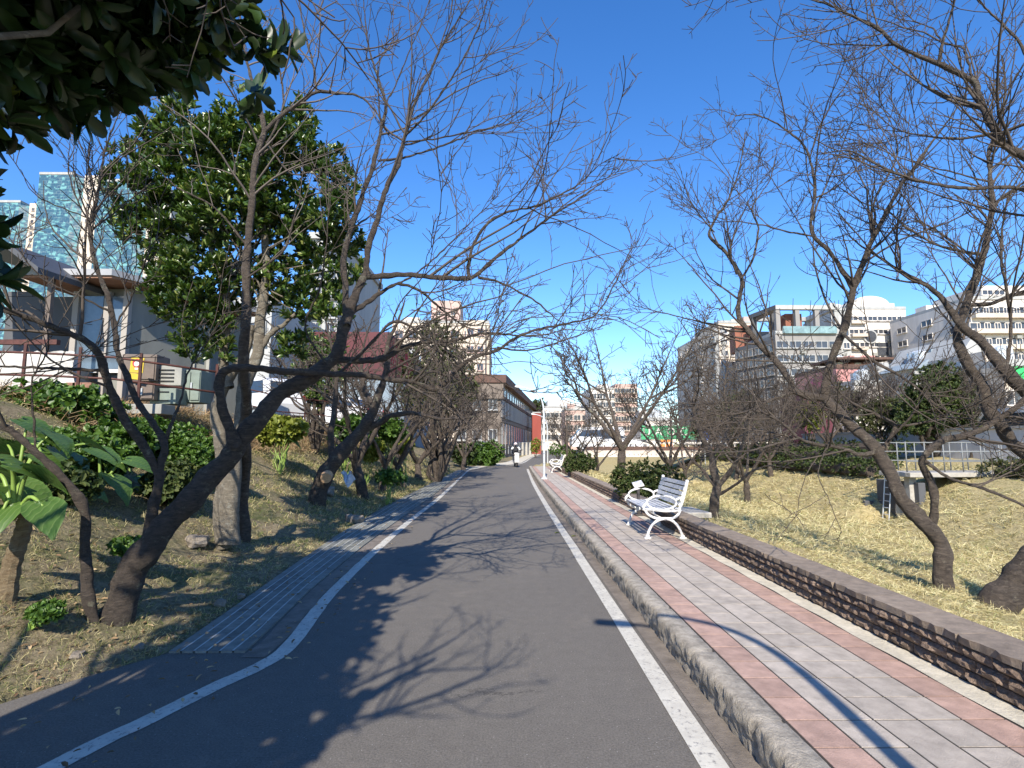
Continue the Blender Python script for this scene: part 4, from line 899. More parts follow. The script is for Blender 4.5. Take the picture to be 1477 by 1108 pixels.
taro_at(497,16.8,'broad-leaved plant below the white sedan',[(490,612,.5,.2,.4,.2),(505,606,.5,1.2,.4,.2),(480,625,.45,2.6,.4,-.2)])
taro_at(30,6.2,'low elephant-ear plant with sunlit leaves at the left edge of the view',[(10,640,.6,2.6,.5,.2),(40,610,.6,.3,.5,.2),(75,625,.6,-.3,.4,-.3),(15,700,.55,.6,.6,.3),(60,660,.6,.2,.5,.1),(-10,665,.6,2.2,.4,.2)])
taro_at(215,8.0,'elephant-ear plant between the leafy bush and the upright stem',[(205,690,.5,.1,.5,.2),(235,700,.45,-.5,.5,-.3),(185,712,.5,2.4,.5,.2)])
patch('bright green weeds around the elephant-ear stalks',105,660,7.6,55,650,'leaf_green',.10,.06)
patch('leafy green plant right behind the left stem',160,640,8.8,45,520,'leaf_green',.12,.07)
patch('shaded green weeds at the foot of the leaning trunk',195,790,5.8,26,170,'leaf_green',.06,.035,flat=.3)
patch('small green weeds by the roots in the lower left',60,905,4.4,24,140,'leaf_green',.05,.03,flat=.25)
patch('yellowish leafy plant on the bank above the plastic bag',530,650,17.5,20,200,'leaf_yellow',.16,.09)
patch('green weeds beside the flat stones below the bag',560,690,15,22,200,'leaf_green',.10,.05,flat=.3)
# ---------------------------------------------------------------- grass / straw / litter
def blades(name,P,D,L,Wd,mat,bend=.3):
    n=len(P); D=unit(D); s=unit(np.cross(D,RS.randn(n,3))); L=L[:,None]; Wd=Wd[:,None]
    g=np.array([0,0,-1.0])
    V=np.stack([P-s*Wd*.5,P+s*Wd*.5,P+D*L*.55+s*Wd*.4,P+D*L*.55-s*Wd*.4,P+D*L+g*L*bend],1).reshape(-1,3)
    b=(np.arange(n)*5)[:,None]
    return fastmesh(name,V,[b+[0,1,2,3],b+[3,2,4]],[mat])
def scatter(n,y0,y1,xf,pw=1.6):
    u=RS.rand(n); y=y0*(y1/y0)**(u) if pw else y0+(y1-y0)*u
    a,b=xf(y); x=a+(b-a)*RS.rand(n); return x,y
# right: matted dry straw
n=190000; x,y=scatter(n,2.2,48,lambda y:(np.full_like(y,3.12),np.minimum(19,3.12+y*1.05)))
z=H(x,y); d=sphere_dirs(n); d[:,2]=np.abs(d[:,2])*.45+.08
sc=np.clip(y/7,.7,3.2)
keep=np.where(x>15.2,RS.rand(n)<.35,True); P=np.stack([x,y,z-.01],1)[keep]
tag(link('dry_grass',blades('dry_grass',P,d[keep],(RS.uniform(.07,.22,n)*np.clip(y/9,.8,2))[keep],(RS.uniform(.0035,.007,n)*sc)[keep],M['straw'])),'matted pale dry grass covering the slope beyond the block wall','grass',kind='stuff')
# left bank: short mixed grass
n=190000; x,y=scatter(n,1.6,34,lambda y:(xd(y)-np.minimum(6.5,1.5+y*.7),xd(y)-.02))
cl=np.sin(x*3.1+y*1.7)+np.sin(x*1.3-y*2.9)+np.sin(x*7.7+y*5.1)*.6+RS.randn(n)*.6; keep=cl>-1.3
z=H(x,y); d=sphere_dirs(n); d[:,2]=np.abs(d[:,2])*.9+.25
P=np.stack([x,y,z-.01],1)[keep]; sc=np.clip(y/6,.7,3)
tag(link('bank_grass',blades('bank_grass',P,d[keep],(RS.uniform(.03,.12,n)*np.clip(y/9,.85,1.9))[keep],(RS.uniform(.0028,.006,n)*sc)[keep],M['grass_left'],.2)),'patchy short grass and weeds on the shaded left bank','grass',kind='stuff')
# dry brown heap near the crest
n=16000; yy=RS.uniform(8.5,24,n); u=RS.uniform(3.0,5.6,n); xx=xd(yy)-u; zz=H(xx,yy)
d=sphere_dirs(n); d[:,2]=np.abs(d[:,2])*.8
tag(link('dead_stalks',blades('dead_stalks',np.stack([xx,yy,zz+RS.rand(n)*.16],1),d,RS.uniform(.15,.42,n),RS.uniform(.006,.014,n),M['straw_brown'],.35)),'brown dead stalks heaped along the top of the left bank','dead stalks',kind='stuff')
# fallen leaves
n=2600; x,y=scatter(n,2,26,lambda y:(xd(y)-np.minimum(4,1+y*.4),xd(y)+.1)); P=np.stack([x,y,H(x,y)+.012],1)
d=sphere_dirs(n); d[:,2]*=.2; nn=np.tile([0,0,1.],(n,1))+RS.randn(n,3)*.3
tag(link('leaf_litter',leaf_mesh('leaf_litter',P,d,nn,RS.uniform(.03,.07,n),RS.uniform(.014,.03,n),M['straw_brown'])),'scattered brown fallen leaves on the bank soil','leaf litter',kind='stuff')
n=420; x,y=scatter(n,2.5,30,lambda y:(xd(y)-.1,xl(y)+.25)); P=np.stack([x,y,np.full(n,.03)],1); d=sphere_dirs(n); d[:,2]*=.15; nn=np.tile([0,0,1.],(n,1))+RS.randn(n,3)*.3
tag(link('leaf_litter',leaf_mesh('leaf_litter',P,d,nn,RS.uniform(.025,.06,n),RS.uniform(.012,.026,n),M['straw_brown'])),'small dry leaves scattered over the drain covers and road edge','leaf litter',kind='stuff')
pl=[(2.2,8.0,.0),(1.18,8.9,0),(.85,9.3,0)]
for k,(px,py,lab) in enumerate([(800,769,'yellow fallen leaf on the asphalt left of the right white line'),(824,774,'yellow fallen leaf in the gutter by the kerb'),(1276,918,'dry orange leaf lying at the foot of the block wall')]):
    g=gr(px,py,.006 if k<2 else ZS+.01); 
    me=leaf_mesh('leaf',np.array([g]),np.array([[.8,.6,.1]]),np.array([[0,0,1.]]),.11 if k<2 else .09,.05,M['straw_brown'] if k==2 else M['leaf_yellow']); tag(link('fallen_leaf',me),lab,'leaf')

# stones on the bank
def stone(loc,d,label,seed,group='stones lying on the left bank',mat='stone'):
    r=random.Random(seed); mb=MB(); n=10; m=7; ph=[r.uniform(0,6) for _ in range(6)]
    vs=[];fs=[]
    for j in range(m+1):
        th=math.pi*j/m
        for i in range(n):
            a=2*math.pi*i/n; x=math.sin(th)*math.cos(a); y=math.sin(th)*math.sin(a); z=math.cos(th)
            k=1+.13*math.sin(3*x+ph[0]+2*y)+.10*math.sin(5*y+ph[1])+.1*math.sin(4*z+ph[2]+3*x)+r.uniform(-.04,.04)
            sq=max(abs(x),abs(y),abs(z))**-.45
            vs.append((x*k*sq*d[0]/2,y*k*sq*d[1]/2,z*k*sq*d[2]/2))
    for j in range(m):
        for i in range(n): fs.append((j*n+i,(j+1)*n+i,(j+1)*n+(i+1)%n,j*n+(i+1)%n))
    mb.add(vs,fs); o=mb.build('stone',M[mat]); o.location=loc; o.rotation_euler=(0,0,r.uniform(0,3)); tag(o,label,'stone',group); return o
for i,(px,py,w,h,lab) in enumerate([(511,754,.36,.22,'squarish dark stone at the edge of the drain covers'),(472,726,.42,.26,'pale sunlit stone below the sawn-off stub'),(283,800,.34,.16,'rounded stone in the shade below the evergreen trunk'),(105,842,.24,.14,'brown stone left of the leaning trunk foot'),(68,830,.22,.12,'reddish stone between the elephant-ear trunk and the left stem'),(112,946,.11,.04,'flat grey stone in the lower left sunlight'),(201,936,.07,.05,'small white stone near the drain cover end'),(318,874,.11,.08,'small grey stone beside the drain covers in the shade'),(348,862,.08,.06,'small brown stone just beyond the small grey one'),(22,882,.12,.07,'pale stone at the foot of the elephant-ear trunk'),(520,697,.30,.14,'flat pale stone right of the blue plastic bag'),(500,710,.34,.10,'flat brown stone below the blue plastic bag'),(512,713,.26,.14,'round brown stone right of the flat brown one'),(40,850,.26,.12,'dark stone behind the elephant-ear trunk'),(420,715,.3,.18,'mossy stone left of the pale sunlit stone')]):
    g=gr(px,py,.1); 
    for _ in range(6): g=gr(px,py,hz(g[0],g[1]))
    stone((g[0],g[1],hz(g[0],g[1])+h*.25),(w,w*.75,h),lab,i)
p=at(985,726,9.6); 
mb=MB(); q=(3.45,10.6,.36); mb.box((3.42,10.5,.34),(.45,.95,.10),rz=.05); mb.box((3.45,10.5,.20),(.36,.8,.2)); tag(mb.build('stone_slab',M['concrete'],bevel=.015),'stone slab behind the back of the near bench','slab')

# ---------------------------------------------------------------- benches
def make_bench(label):
    t=thing('park_bench',(0,0,0),label,'bench','white park benches on the pavement')
    def frame(y):
        mb=MB(); 
        def c(pts,r,n=8,z=1): mb.tube(catmull([(a,y,b) for a,b in pts],5),r,n)
        c([(-.27,.015),(-.255,.10),(-.20,.20),(-.11,.27),(0,.295),(.10,.27),(.18,.20),(.235,.10),(.26,.015)],.021)
        c([(-.30,.425),(-.25,.355),(-.14,.305),(0,.300),(.12,.305),(.20,.36),(.235,.43)],.020)
        c([(-.31,.435),(-.15,.425),(.02,.41),(.22,.42)],.020)
        c([(.20,.40),(.25,.50),(.29,.62),(.325,.74),(.35,.84)],.024)
        el=[(-.045+.225*math.cos(a),.535+.105*math.sin(a)) for a in [i*math.pi/10 for i in range(21)]]
        mb.tube([(a,y,b) for a,b in el],.017,8)
        mb.tube(catmull([(-.27,y,.53),(-.31,y,.49),(-.33,y,.45),(-.31,y,.43)],4),.022,8)
        mb.tube(catmull([(.16,y,.57),(.22,y,.60),(.29,y,.62)],4),.017,8)
        for x in (-.27,.26): mb.box((x,y,.012),(.10,.07,.024)); mb.ell((x,y,.035),(.035,.03,.03),8,6)
        mb.ell((.352,y,.855),(.03,.028,.03),8,6)
        return mb
    for y in (-.70,.70):
        e=frame(y); o=e.build('end_frame',M['white_paint'],t,world=False,smooth=True)
    s=MB()
    for i in range(7):
        x=-.29+i*.078; s.box((x,0,.448-.012*math.sin(i/6*math.pi)),(.060,1.46,.022))
    s.build('seat',M['worn_slat'],t,world=False,bevel=.004)
    s=MB()
    for i in range(5):
        f=i/4; x=.235+.105*f; z=.52+.30*f; s.box((x-.012,0,z),(.022,1.42,.062),ry=.30)
    s.build('backrest',M['worn_slat'],t,world=False,bevel=.004)
    s=MB(); s.tube([(0,-.7,.28),(0,.7,.28)],.012,8); s.build('tie_rod',M['white_paint'],t,world=False,smooth=True)
    return t
g1=gr(944.5,776,ZS); g2=gr(915,755,ZS)
b=make_bench('white cast-iron park bench with worn white slats, the nearer of the two'); b.location=(2.43,9.27,ZS); b.rotation_euler=(0,0,-.02)
b2=copy_tree(b); g=gr(806,683,ZS); b2.location=(2.60,29.0,ZS); tag(b2,'white park bench far along the pavement behind the lamp post')
# info stand
t=thing('information_stand',(2.66,11.3,ZS),'small dark stand with a tilted white plate beside the near bench','sign')
mb=MB(); mb.box((2.66,11.3,ZS+.30),(.05,.07,.60)); mb.box((2.66,11.3,ZS+.02),(.16,.16,.03)); mb.build('post',M['dark_metal'],t,bevel=.004)
mb=MB(); mb.box((2.66,11.3,ZS+.62),(.20,.20,.02),ry=-.25,rx=.5); mb.build('plate',M['white_paint'],t,bevel=.004)
# street lamps
def make_lamp():
    t=thing('street_lamp',(0,0,0),'x','lamp post','white curved street lamps along the pavement')
    mb=MB(); pts=[(0,0,0),(0,0,.9),(0,0,1.8),(0,0,2.6),(-.02,0,3.0),(-.10,0,3.32),(-.27,0,3.58),(-.50,0,3.72),(-.74,0,3.80),(-.90,0,3.84)]
    Q=catmull(pts,5); mb.tube(Q,np.interp(np.arange(len(Q)),[0,14,len(Q)-1],[.05,.040,.020]),12); mb.build('pole',M['galv'],t,world=False,smooth=True)
    mb=MB(); mb.box((0,0,.012),(.24,.24,.024)); 
    for a in (-1,1):
        for c in (-1,1): mb.tube([(a*.09,c*.09,.02),(a*.09,c*.09,.06)],.012,6)
    mb.tube([(0,0,.02),(0,0,.14)],[.085,.06],12); mb.build('base_plate',M['galv'],t,world=False)
    mb=MB(); mb.box((-1.04,0,3.86),(.36,.13,.055),ry=.12,top=(.8,.8)); mb.build('lamp_head',M['grey_metal'],t,world=False,bevel=.008)
    mb=MB(); mb.box((-1.06,0,3.826),(.24,.09,.016),ry=.12); mb.build('lamp_glass',M['lamp_glass'],t,world=False)
    mb=MB(); 
    for z in (.62,1.05,1.5): mb.tube([(0,0,z),(0,0,z+.022)],.060,12)
    mb.build('band',M['grey_metal'],t,world=False); 
    return t
lp=make_lamp(); g=gr(785,691,ZS); lp.location=(float(g[0]),float(g[1]),ZS); lp.scale=(1,1,.99); tag(lp,'white curved street lamp standing on the pavement edge in mid distance')
l2=copy_tree(lp); l2.location=(3.05,41.0,.0); tag(l2,'thin white street lamp farther off, directly behind the nearer one')
l3=copy_tree(lp); l3.location=(1.50,-.2,ZS); l3.rotation_euler=(0,0,-.10); tag(l3,'white curved street lamp just out of view whose shadow crosses the kerb')
# wooden post
mb=MB(); g=gr(818,685,ZS); mb.tube([(g[0],g[1],ZS),(g[0]+.01,g[1],1.0),(g[0],g[1],2.0),(g[0]+.02,g[1],2.75)],[.06,.055,.05,.04],8)
t=thing('wooden_post',(g[0],g[1],ZS),'dark wooden post with a small pale box beside the far bench','post'); mb.build('post',M['bark_cherry'],t,smooth=True)
mb=MB(); mb.box((g[0]-.09,g[1],1.05),(.09,.09,.14)); mb.build('box',M['pale_strip'],t,bevel=.004)

# ---------------------------------------------------------------- vehicles
def car(label,loc,rz,kind='sedan',paint='car_white',group=None):
    t=thing('car',loc,label,'car',group,rz); Lh=2.25; w=.87
    if kind=='sedan': prof=[(-2.25,.28),(-2.28,.62),(-2.18,.88),(-1.7,.97),(-1.15,1.36),(-.7,1.45),(.25,1.44),(1.0,1.02),(1.9,.90),(2.22,.72),(2.28,.40),(2.2,.25)]; glass=[(-1.52,.98),(-1.08,1.32),(-.68,1.39),(.22,1.38),(.86,1.02)]
    elif kind=='suv': prof=[(-2.2,.32),(-2.25,.75),(-2.15,1.1),(-1.95,1.58),(-1.6,1.70),(.1,1.72),(.4,1.66),(1.05,1.18),(1.95,1.05),(2.2,.85),(2.26,.45),(2.18,.3)]; glass=[(-1.85,1.16),(-1.68,1.58),(.08,1.62),(.34,1.58),(.88,1.18)]
    else: prof=[(-2.3,.35),(-2.34,.9),(-2.3,1.85),(-2.15,1.98),(1.2,1.98),(1.5,1.9),(2.1,1.15),(2.28,1.0),(2.32,.45),(2.25,.33)]; glass=[(-1.9,1.15),(-1.9,1.75),(1.3,1.75),(1.75,1.2)]
    vs=[];n=len(prof); zm=max(p[1] for p in prof)
    secs=[(-1,.86),(-.93,1.0),(.93,1.0),(1,.86)]
    for (sy,k) in secs:
        for (x,z) in prof:
            nar=1-.16*max(0,(z-.95)/(zm-.95)) if z>.95 else 1
            vs.append((x*(1 if k==1 else .985),sy*w*nar,z if k==1 else .02+z*.985))
    fs=[]
    for j in range(3):
        for i in range(n): fs.append((j*n+i,j*n+(i+1)%n,(j+1)*n+(i+1)%n,(j+1)*n+i))
    fs.append(tuple(range(n))); fs.append(tuple(range(3*n,4*n))[::-1])
    mb=MB(); mb.add(vs,fs); mb.build('body',M[paint],t,world=False,bevel=.03)
    for s in (-1,1):
        mb=MB(); g=[(x,s*(w*(1-.16*(z-.95)/(zm-.95))+.012),z) for x,z in glass]; g2=[(a,b-s*.03,c) for a,b,c in g]; k=len(g)
        mb.add(g+g2,[tuple(range(k)),tuple(range(k,2*k))[::-1]]+[(i,(i+1)%k,k+(i+1)%k,k+i) for i in range(k)]); mb.build('side_window',M['car_glass'],t,world=False)
        mb=MB(); mb.box((.55,s*(w+.07),1.0 if kind=='sedan' else 1.2),(.14,.14,.10)); mb.build('mirror',M[paint],t,world=False,bevel=.02)
        mb=MB(); mb.box((2.17,s*.62,.72 if kind=='sedan' else .85),(.14,.34,.13)); mb.build('headlight',M['lamp_glass'],t,world=False,bevel=.02)
        mb=MB(); mb.box((-2.2,s*.66,.80 if kind=='sedan' else 1.0),(.14,.26,.16)); mb.build('tail_light',M['tail_red'],t,world=False,bevel=.02)
        for x in (-1.38,1.38):
            wl=MB(); a=[(x,s*(w-.20),.32),(x,s*(w+.005),.32)]; wl.tube(a,.33,18); wh=wl.build('wheel',M['rubber'],t,world=False)
            wl=MB(); wl.tube([(x,s*(w-.05),.32),(x,s*(w+.014),.32)],.21,14); wl.build('rim',M['grey_metal'],wh,world=False)
    ax={'sedan':((.28,1.42),(.98,1.04),(-1.15,1.34),(-1.66,.99)),'suv':((.42,1.64),(1.02,1.21),(-1.97,1.54),(-2.12,1.16)),'van':((1.52,1.86),(2.05,1.2),(-2.31,1.75),(-2.33,1.2))}[kind]
    for nm,(p,q) in (('windscreen',ax[:2]),('rear_window',ax[2:])):
        sgn=1 if nm=='windscreen' else -1
        mb=MB(); o=.015*sgn; ww=w*.80; mb.add([(p[0]+o,-ww*.93,p[1]+.012),(p[0]+o,ww*.93,p[1]+.012),(q[0]+o,ww,q[1]+.012),(q[0]+o,-ww,q[1]+.012)],[(0,1,2,3)]); mb.build(nm,M['car_glass'],t,world=False)
    return t
ZL=2.40
def lot(px,Y): x=float(at(px,600,Y)[0]); return (x,Y,hz(x,Y)-.02)
car('white sedan parked side-on above the left bank behind the rust-red posts',lot(478,24.5),math.pi-.25,'sedan')
car('white tall car parked beside the evergreen trunk on the left lot',lot(372,21.5),math.pi*.5+.9,'suv')

# scooter and rider
def scooter():
    sx,sy=float(at(744,660,40)[0]),40.0
    t=thing('scooter',(sx,sy,0),'white scooter coming towards the viewer on the path','scooter',rz=-math.pi/2+.1)
    mb=MB(); mb.prism([(.45,.35),(.62,.30),(.66,.70),(.56,1.02),(.46,.98),(.40,.55),(.05,.33),(-.12,.35),(-.20,.62),(-.75,.72),(-.85,.62),(-.70,.40),(-.35,.27),(.10,.22)],'y',-.16,.16); mb.build('body',M['white_paint'],t,world=False,bevel=.03)
    mb=MB(); mb.box((-.42,0,.76),(.66,.26,.10)); mb.build('seat',M['black'],t,world=False,bevel=.03)
    mb=MB(); mb.tube([(.42,-.34,1.04),(.50,-.15,1.02),(.52,0,1.0),(.50,.15,1.02),(.42,.34,1.04)],.02,7); mb.build('handlebar',M['black'],t,world=False,smooth=True)
    mb=MB(); mb.ell((.60,0,.92),(.07,.10,.09)); mb.build('headlight',M['lamp_glass'],t,world=False,smooth=True)
    for s in (-1,1): mb=MB(); mb.tube([(.5,s*.2,1.02),(.47,s*.3,1.2)],.008,5); mb.ell((.46,s*.32,1.22),(.02,.07,.045)); mb.build('mirror',M['black'],t,world=False)
    for x in (.72,-.62):
        mb=MB(); n=20
        ring=[(x+.20*math.cos(a),0,.25+.20*math.sin(a)) for a in [i*2*math.pi/n for i in range(n+1)]]; mb.tube(ring,.05,8,cap=False); w=mb.build('wheel',M['rubber'],t,world=False,smooth=True)
        mb=MB(); mb.tube([(x,-.03,.25),(x,.03,.25)],.15,14); mb.build('rim',M['grey_metal'],w,world=False)
    mb=MB(); mb.prism([(.80,.50),(.60,.54),(.5,.44),(.52,.38),(.62,.46),(.82,.44),(.93,.33),(.96,.36)],'y',-.08,.08); mb.build('front_mudguard',M['white_paint'],t,world=False,bevel=.01)
    # rider : one skinned body
    me=bpy.data.meshes.new('rider_body'); vs=[];es=[];rr=[]
    def v(p,r,par=None):
        vs.append(p); rr.append(r); 
        if par is not None: es.append((par,len(vs)-1))
        return len(vs)-1
    pel=v((-.28,0,.90),.15); w1=v((-.25,0,1.05),.14,pel); ch=v((-.20,0,1.27),.165,w1); nk=v((-.15,0,1.43),.06,ch); hd=v((-.12,0,1.55),.10,nk); v((-.11,0,1.65),.09,hd)
    for s in (-1,1):
        sh=v((-.17,s*.19,1.36),.065,ch); el=v((.08,s*.30,1.16),.046,sh); wr=v((.36,s*.30,1.08),.030,el); pm=v((.43,s*.29,1.065),.032,wr)
        for k,(dy,dz,l) in enumerate([(-.032,.012,.055),(-.012,.018,.062),(.010,.018,.060),(.030,.012,.048)]):
            a=v((.455,s*.29+dy,1.075+dz*.4),.010,pm); b=v((.475,s*.29+dy,1.06),.009,a); v((.46,s*.29+dy,1.035),.008,b)
        th=v((.42,s*.25,1.05),.010,pm); v((.45,s*.235,1.03),.009,th)
        hp=v((-.24,s*.10,.87),.10,pel); kn=v((.12,s*.17,.80),.075,hp); an=v((.20,s*.15,.42),.042,kn); v((.30,s*.15,.36),.04,an)
    me.from_pydata(vs,es,[]); me.update()
    r=bpy.data.objects.new('person',me); COL.objects.link(r); r.location=(sx,sy,0); r.rotation_euler=(0,0,-math.pi/2+.1)
    me.materials.append(M['cloth_black'])
    sk=r.modifiers.new('skin','SKIN'); 
    if not me.skin_vertices: 
        bpy.context.view_layer.update()
    lay=me.skin_vertices[0].data
    for i,q in enumerate(rr): lay[i].radius=(q,q); lay[i].use_root=(i==0)
    sub=r.modifiers.new('sub','SUBSURF'); sub.levels=1; sub.render_levels=1
    tag(r,'rider in dark clothes and a pale helmet sitting on the white scooter','person')
    mb=MB(); mb.ell((-.11,0,1.60),(.145,.13,.15),14,10); mb.build('helmet',M['helmet_pink'],r,world=False,smooth=True)
    mb=MB(); mb.ell((-.015,0,1.56),(.055,.10,.085),10,8); mb.build('visor',M['car_glass'],r,world=False,smooth=True)
    mb=MB(); mb.ell((.0,0,1.17),(.04,.12,.10),10,8); mb.build('bag',M['cloth_black'],r,world=False,smooth=True)
    for s in (-1,1): mb=MB(); mb.tube(catmull([(-.17,s*.19,1.365),(-.05,s*.26,1.27),(.05,s*.30,1.18)],4),[.08,.078,.074,.07,.068,.066,.064,.062,.06],10); mb.build('sleeve',M['cloth_white'],r,world=False,smooth=True)
scooter()

# ---------------------------------------------------------------- buildings
WCACHE={}
def winmesh(w,h,frame,pane,sill=True):
    k=(round(w,2),round(h,2),frame,pane)
    if k in WCACHE: return WCACHE[k]
    mb=MB(); f=min(.10,w*.09); d=.10
    for (cx,cz,sx,sz) in ((0,h/2-f/2,w,f),(0,-h/2+f/2,w,f),(-w/2+f/2,0,f,h-2*f),(w/2-f/2,0,f,h-2*f),(0,0,f*.7,h-2*f)): mb.box((cx,-d/2,cz),(sx,d,sz),mi=0)
    mb.box((0,-.03,0),(w-2*f,.04,h-2*f),mi=1)
    if sill: mb.box((0,-.14,-h/2-.05),(w*1.12,.28,.09),mi=0)
    me=bpy.data.meshes.new('window'); me.from_pydata(mb.v,[],mb.f); me.polygons.foreach_set('material_index',mb.m)
    me.materials.append(M[frame]); me.materials.append(M[pane]); me.update(); WCACHE[k]=me; return me
class Bld:
    def __init__(s,name,label,cat,A,zb,group=None): s.t=thing(name,(A[0],A[1],zb),label,cat,group); s.o=Vector((A[0],A[1],zb)); s.n=0
    def block(s,name,pts,z0,z1,mat,bev=0):
        mb=MB(); mb.prism(pts,'z',z0,z1); return mb.build(name,M[mat],s.t)
    def windows(s,A,B,z0,z1,cols,rows,w,h,frame='wall_white',pane='win_dark',skip=0,m=.5,name='window'):
        A=Vector((*A,0));B=Vector((*B,0)); d=(B-A); L=d.length; u=d/L; nrm=Vector((u.y,-u.x,0)); me=winmesh(w,h,frame,pane)
        ang=math.atan2(u.y,u.x)
        for r in range(rows):
            for c in range(cols):
                if s.n>=98 or random.random()<skip: continue
                p=A+d*((c+m)/(cols-1+2*m) if cols>1 else .5); z=z0+(z1-z0)*(r+.5)/rows
                o=bpy.data.objects.new(name,me); COL.objects.link(o); o.parent=s.t; o.location=Vector((p.x,p.y,z))+nrm*.02-s.o; o.rotation_euler=(0,0,ang); s.n+=1
    def balconies(s,A,B,z0,z1,rows,h,hh,out,mat):
        for k in range(rows):
            zc=z0+(z1-z0)*(k+.5)/rows; s.slab('balcony',A,B,zc-h/2-hh-.02,hh,.1,out,mat)
    def slab(s,name,A,B,z,h,depth,out,mat):
        A=Vector((*A,0));B=Vector((*B,0)); u=(B-A).normalized(); n=Vector((u.y,-u.x,0)); p=[A+n*out,B+n*out,B-n*depth,A-n*depth]
        mb=MB(); mb.prism([(q.x,q.y) for q in p],'z',z,z+h); return mb.build(name,M[mat],s.t)
def quadpts(x0,y0,x1,y1,depth):
    """front edge from (x0,y0) to (x1,y1) ; depth away from the viewer"""
    d=Vector((x1-x0,y1-y0)); n=Vector((-d.y,d.x)).normalized()*depth
    return [(x0,y0),(x1,y1),(x1+n.x,y1+n.y),(x0+n.x,y0+n.y)]
def XY(px,Y): return float(at(px,600,Y)[0])
def ZZ(py,Y,px=738): return float(at(px,py,Y)[2])
# glass towers far left : glass block + white service core
def tower(lab,pxl,pxr,pys,pxc,pyc,Y,seed):
    zt=ZZ(pys,Y,(pxl+pxr)/2); x0,x1=XYt(pxl,pys,Y),XYt(pxr,pys,Y); xc0,xc1=XYt(pxr+(pxc-pxr)*.0+10,pys,Y-6),XYt(pxc,pyc,Y-6)
    b=Bld('glass_tower',lab,'tower',(x0,Y),1.5,'teal glass towers far behind the left bank')
    b.block('glass_facade',[(x0,Y),(x1,Y),(x1,Y+24),(x0,Y+24)],0,zt,'glass_tower')
    b.block('side_wing',[(x1+.02,Y-.6),(x1+4.4,Y+1.5),(x1+4.4,Y+22),(x1+.02,Y+22)],0,zt-1.2,'glass_tower_dark')
    b.block('service_core',[(x1+4.42,Y-.5),(xc1,Y-.5),(xc1,Y+20),(x1+4.42,Y+20)],0,ZZ(pyc,Y,pxc),'wall_cream')
    b.block('core_side',[(xc1+.02,Y+1),(xc1+1.6,Y+1),(xc1+1.6,Y+18),(xc1+.02,Y+18)],0,ZZ(pyc,Y,pxc)-3,'wall_lgrey')
    b.windows((x1+4.42,Y-.5),(xc1,Y-.5),ZZ(450,Y),ZZ(pyc,Y,pxc)-1.5,2,17,1.3,1.5,'wall_cream','win_dark')
    for k in range(1,5):
        xx=x0+(x1-x0)*k/5; 
    b.slab('roof_parapet',(x0,Y),(x1,Y),zt,1.0,22,.15,'wall_lgrey')
def XYt(px,py,Y): return float(at(px,py,Y)[0])
def glasstower(name,c1,c2,c3,s=1.0):
    m,nt,b=nodes(name); tc=N(nt,'ShaderNodeTexCoord'); sx=N(nt,'ShaderNodeSeparateXYZ'); lk(nt,tc.outputs['Object'],sx.inputs[0])
    cb=N(nt,'ShaderNodeCombineXYZ'); ad=N(nt,'ShaderNodeMath',operation='ADD'); lk(nt,sx.outputs['X'],ad.inputs[0]); lk(nt,sx.outputs['Y'],ad.inputs[1]); lk(nt,ad.outputs[0],cb.inputs['X']); lk(nt,sx.outputs['Z'],cb.inputs['Y'])
    br=N(nt,'ShaderNodeTexBrick'); br.offset=.5; br.inputs['Scale'].default_value=1.0; br.inputs['Brick Width'].default_value=1.5*s; br.inputs['Row Height'].default_value=1.1*s; br.inputs['Mortar Size'].default_value=.10; br.inputs['Bias'].default_value=0
    br.inputs['Color1'].default_value=(*c1,1); br.inputs['Color2'].default_value=(*c2,1); br.inputs['Mortar'].default_value=(*c3,1); lk(nt,cb.outputs[0],br.inputs['Vector'])
    mp=N(nt,'ShaderNodeMapping'); mp.inputs['Scale'].default_value=(.8,.75,1); lk(nt,cb.outputs[0],mp.inputs['Vector'])
    vo=N(nt,'ShaderNodeTexVoronoi'); vo.feature='F1'; vo.distance='CHEBYCHEV'; vo.inputs['Scale'].default_value=1.0; lk(nt,mp.outputs[0],vo.inputs['Vector'])
    mr=ramp(nt,vo.outputs['Color'],[(.60,grey(0)),(.62,grey(1))]); col=mix(nt,mr,br.outputs['Color'],(.15,.33,.33))
    mp2=N(nt,'ShaderNodeMapping'); mp2.inputs['Scale'].default_value=(.30,1.0,1); lk(nt,cb.outputs[0],mp2.inputs['Vector'])
    n2=noise(nt,.9,2,.5,mp2.outputs[0]); col=mix(nt,ramp(nt,n2,[(.45,grey(0)),(.55,grey(.75))]),col,(.03,.085,.13))
    lk(nt,col,b.inputs['Base Color']); b.inputs['Roughness'].default_value=.25; b.inputs['Specular IOR Level'].default_value=.5; MATS[name]=m
glasstower('glass_tower',(.065,.13,.17),(.035,.08,.13),(.12,.19,.21))
glasstower('glass_tower_dark',(.13,.19,.20),(.17,.22,.23),(.22,.26,.26))
tower('teal glass tower at the left edge with a narrow white core',-40,30,292,50,294,235,1)
tower('middle teal glass tower, tallest in view, with a white windowed core',57,108,252,140,254,215,2)
tower('right teal glass tower half hidden by the evergreen crown',142,200,262,226,268,200,3)

# whitish block behind evergreen
Y=42; x0,x1=XY(440,Y),XY(482,Y); b=Bld('apartment_building','pale grey-white apartment block rising behind the evergreen crown','building',(x0,Y),2.4)
b.block('wall',quadpts(x0,Y,x1,Y,14),0,ZZ(345,Y,460),'wall_lgrey'); b.windows((x0,Y),(x1,Y),8,ZZ(352,Y),2,6,.8,1.2,'wall_lgrey','win_dark'); b.block('roof_parapet',quadpts(x0-.2,Y-.2,x1+.2,Y-.2,14.4),ZZ(345,Y,460),ZZ(345,Y,460)+.5,'wall_lgrey')
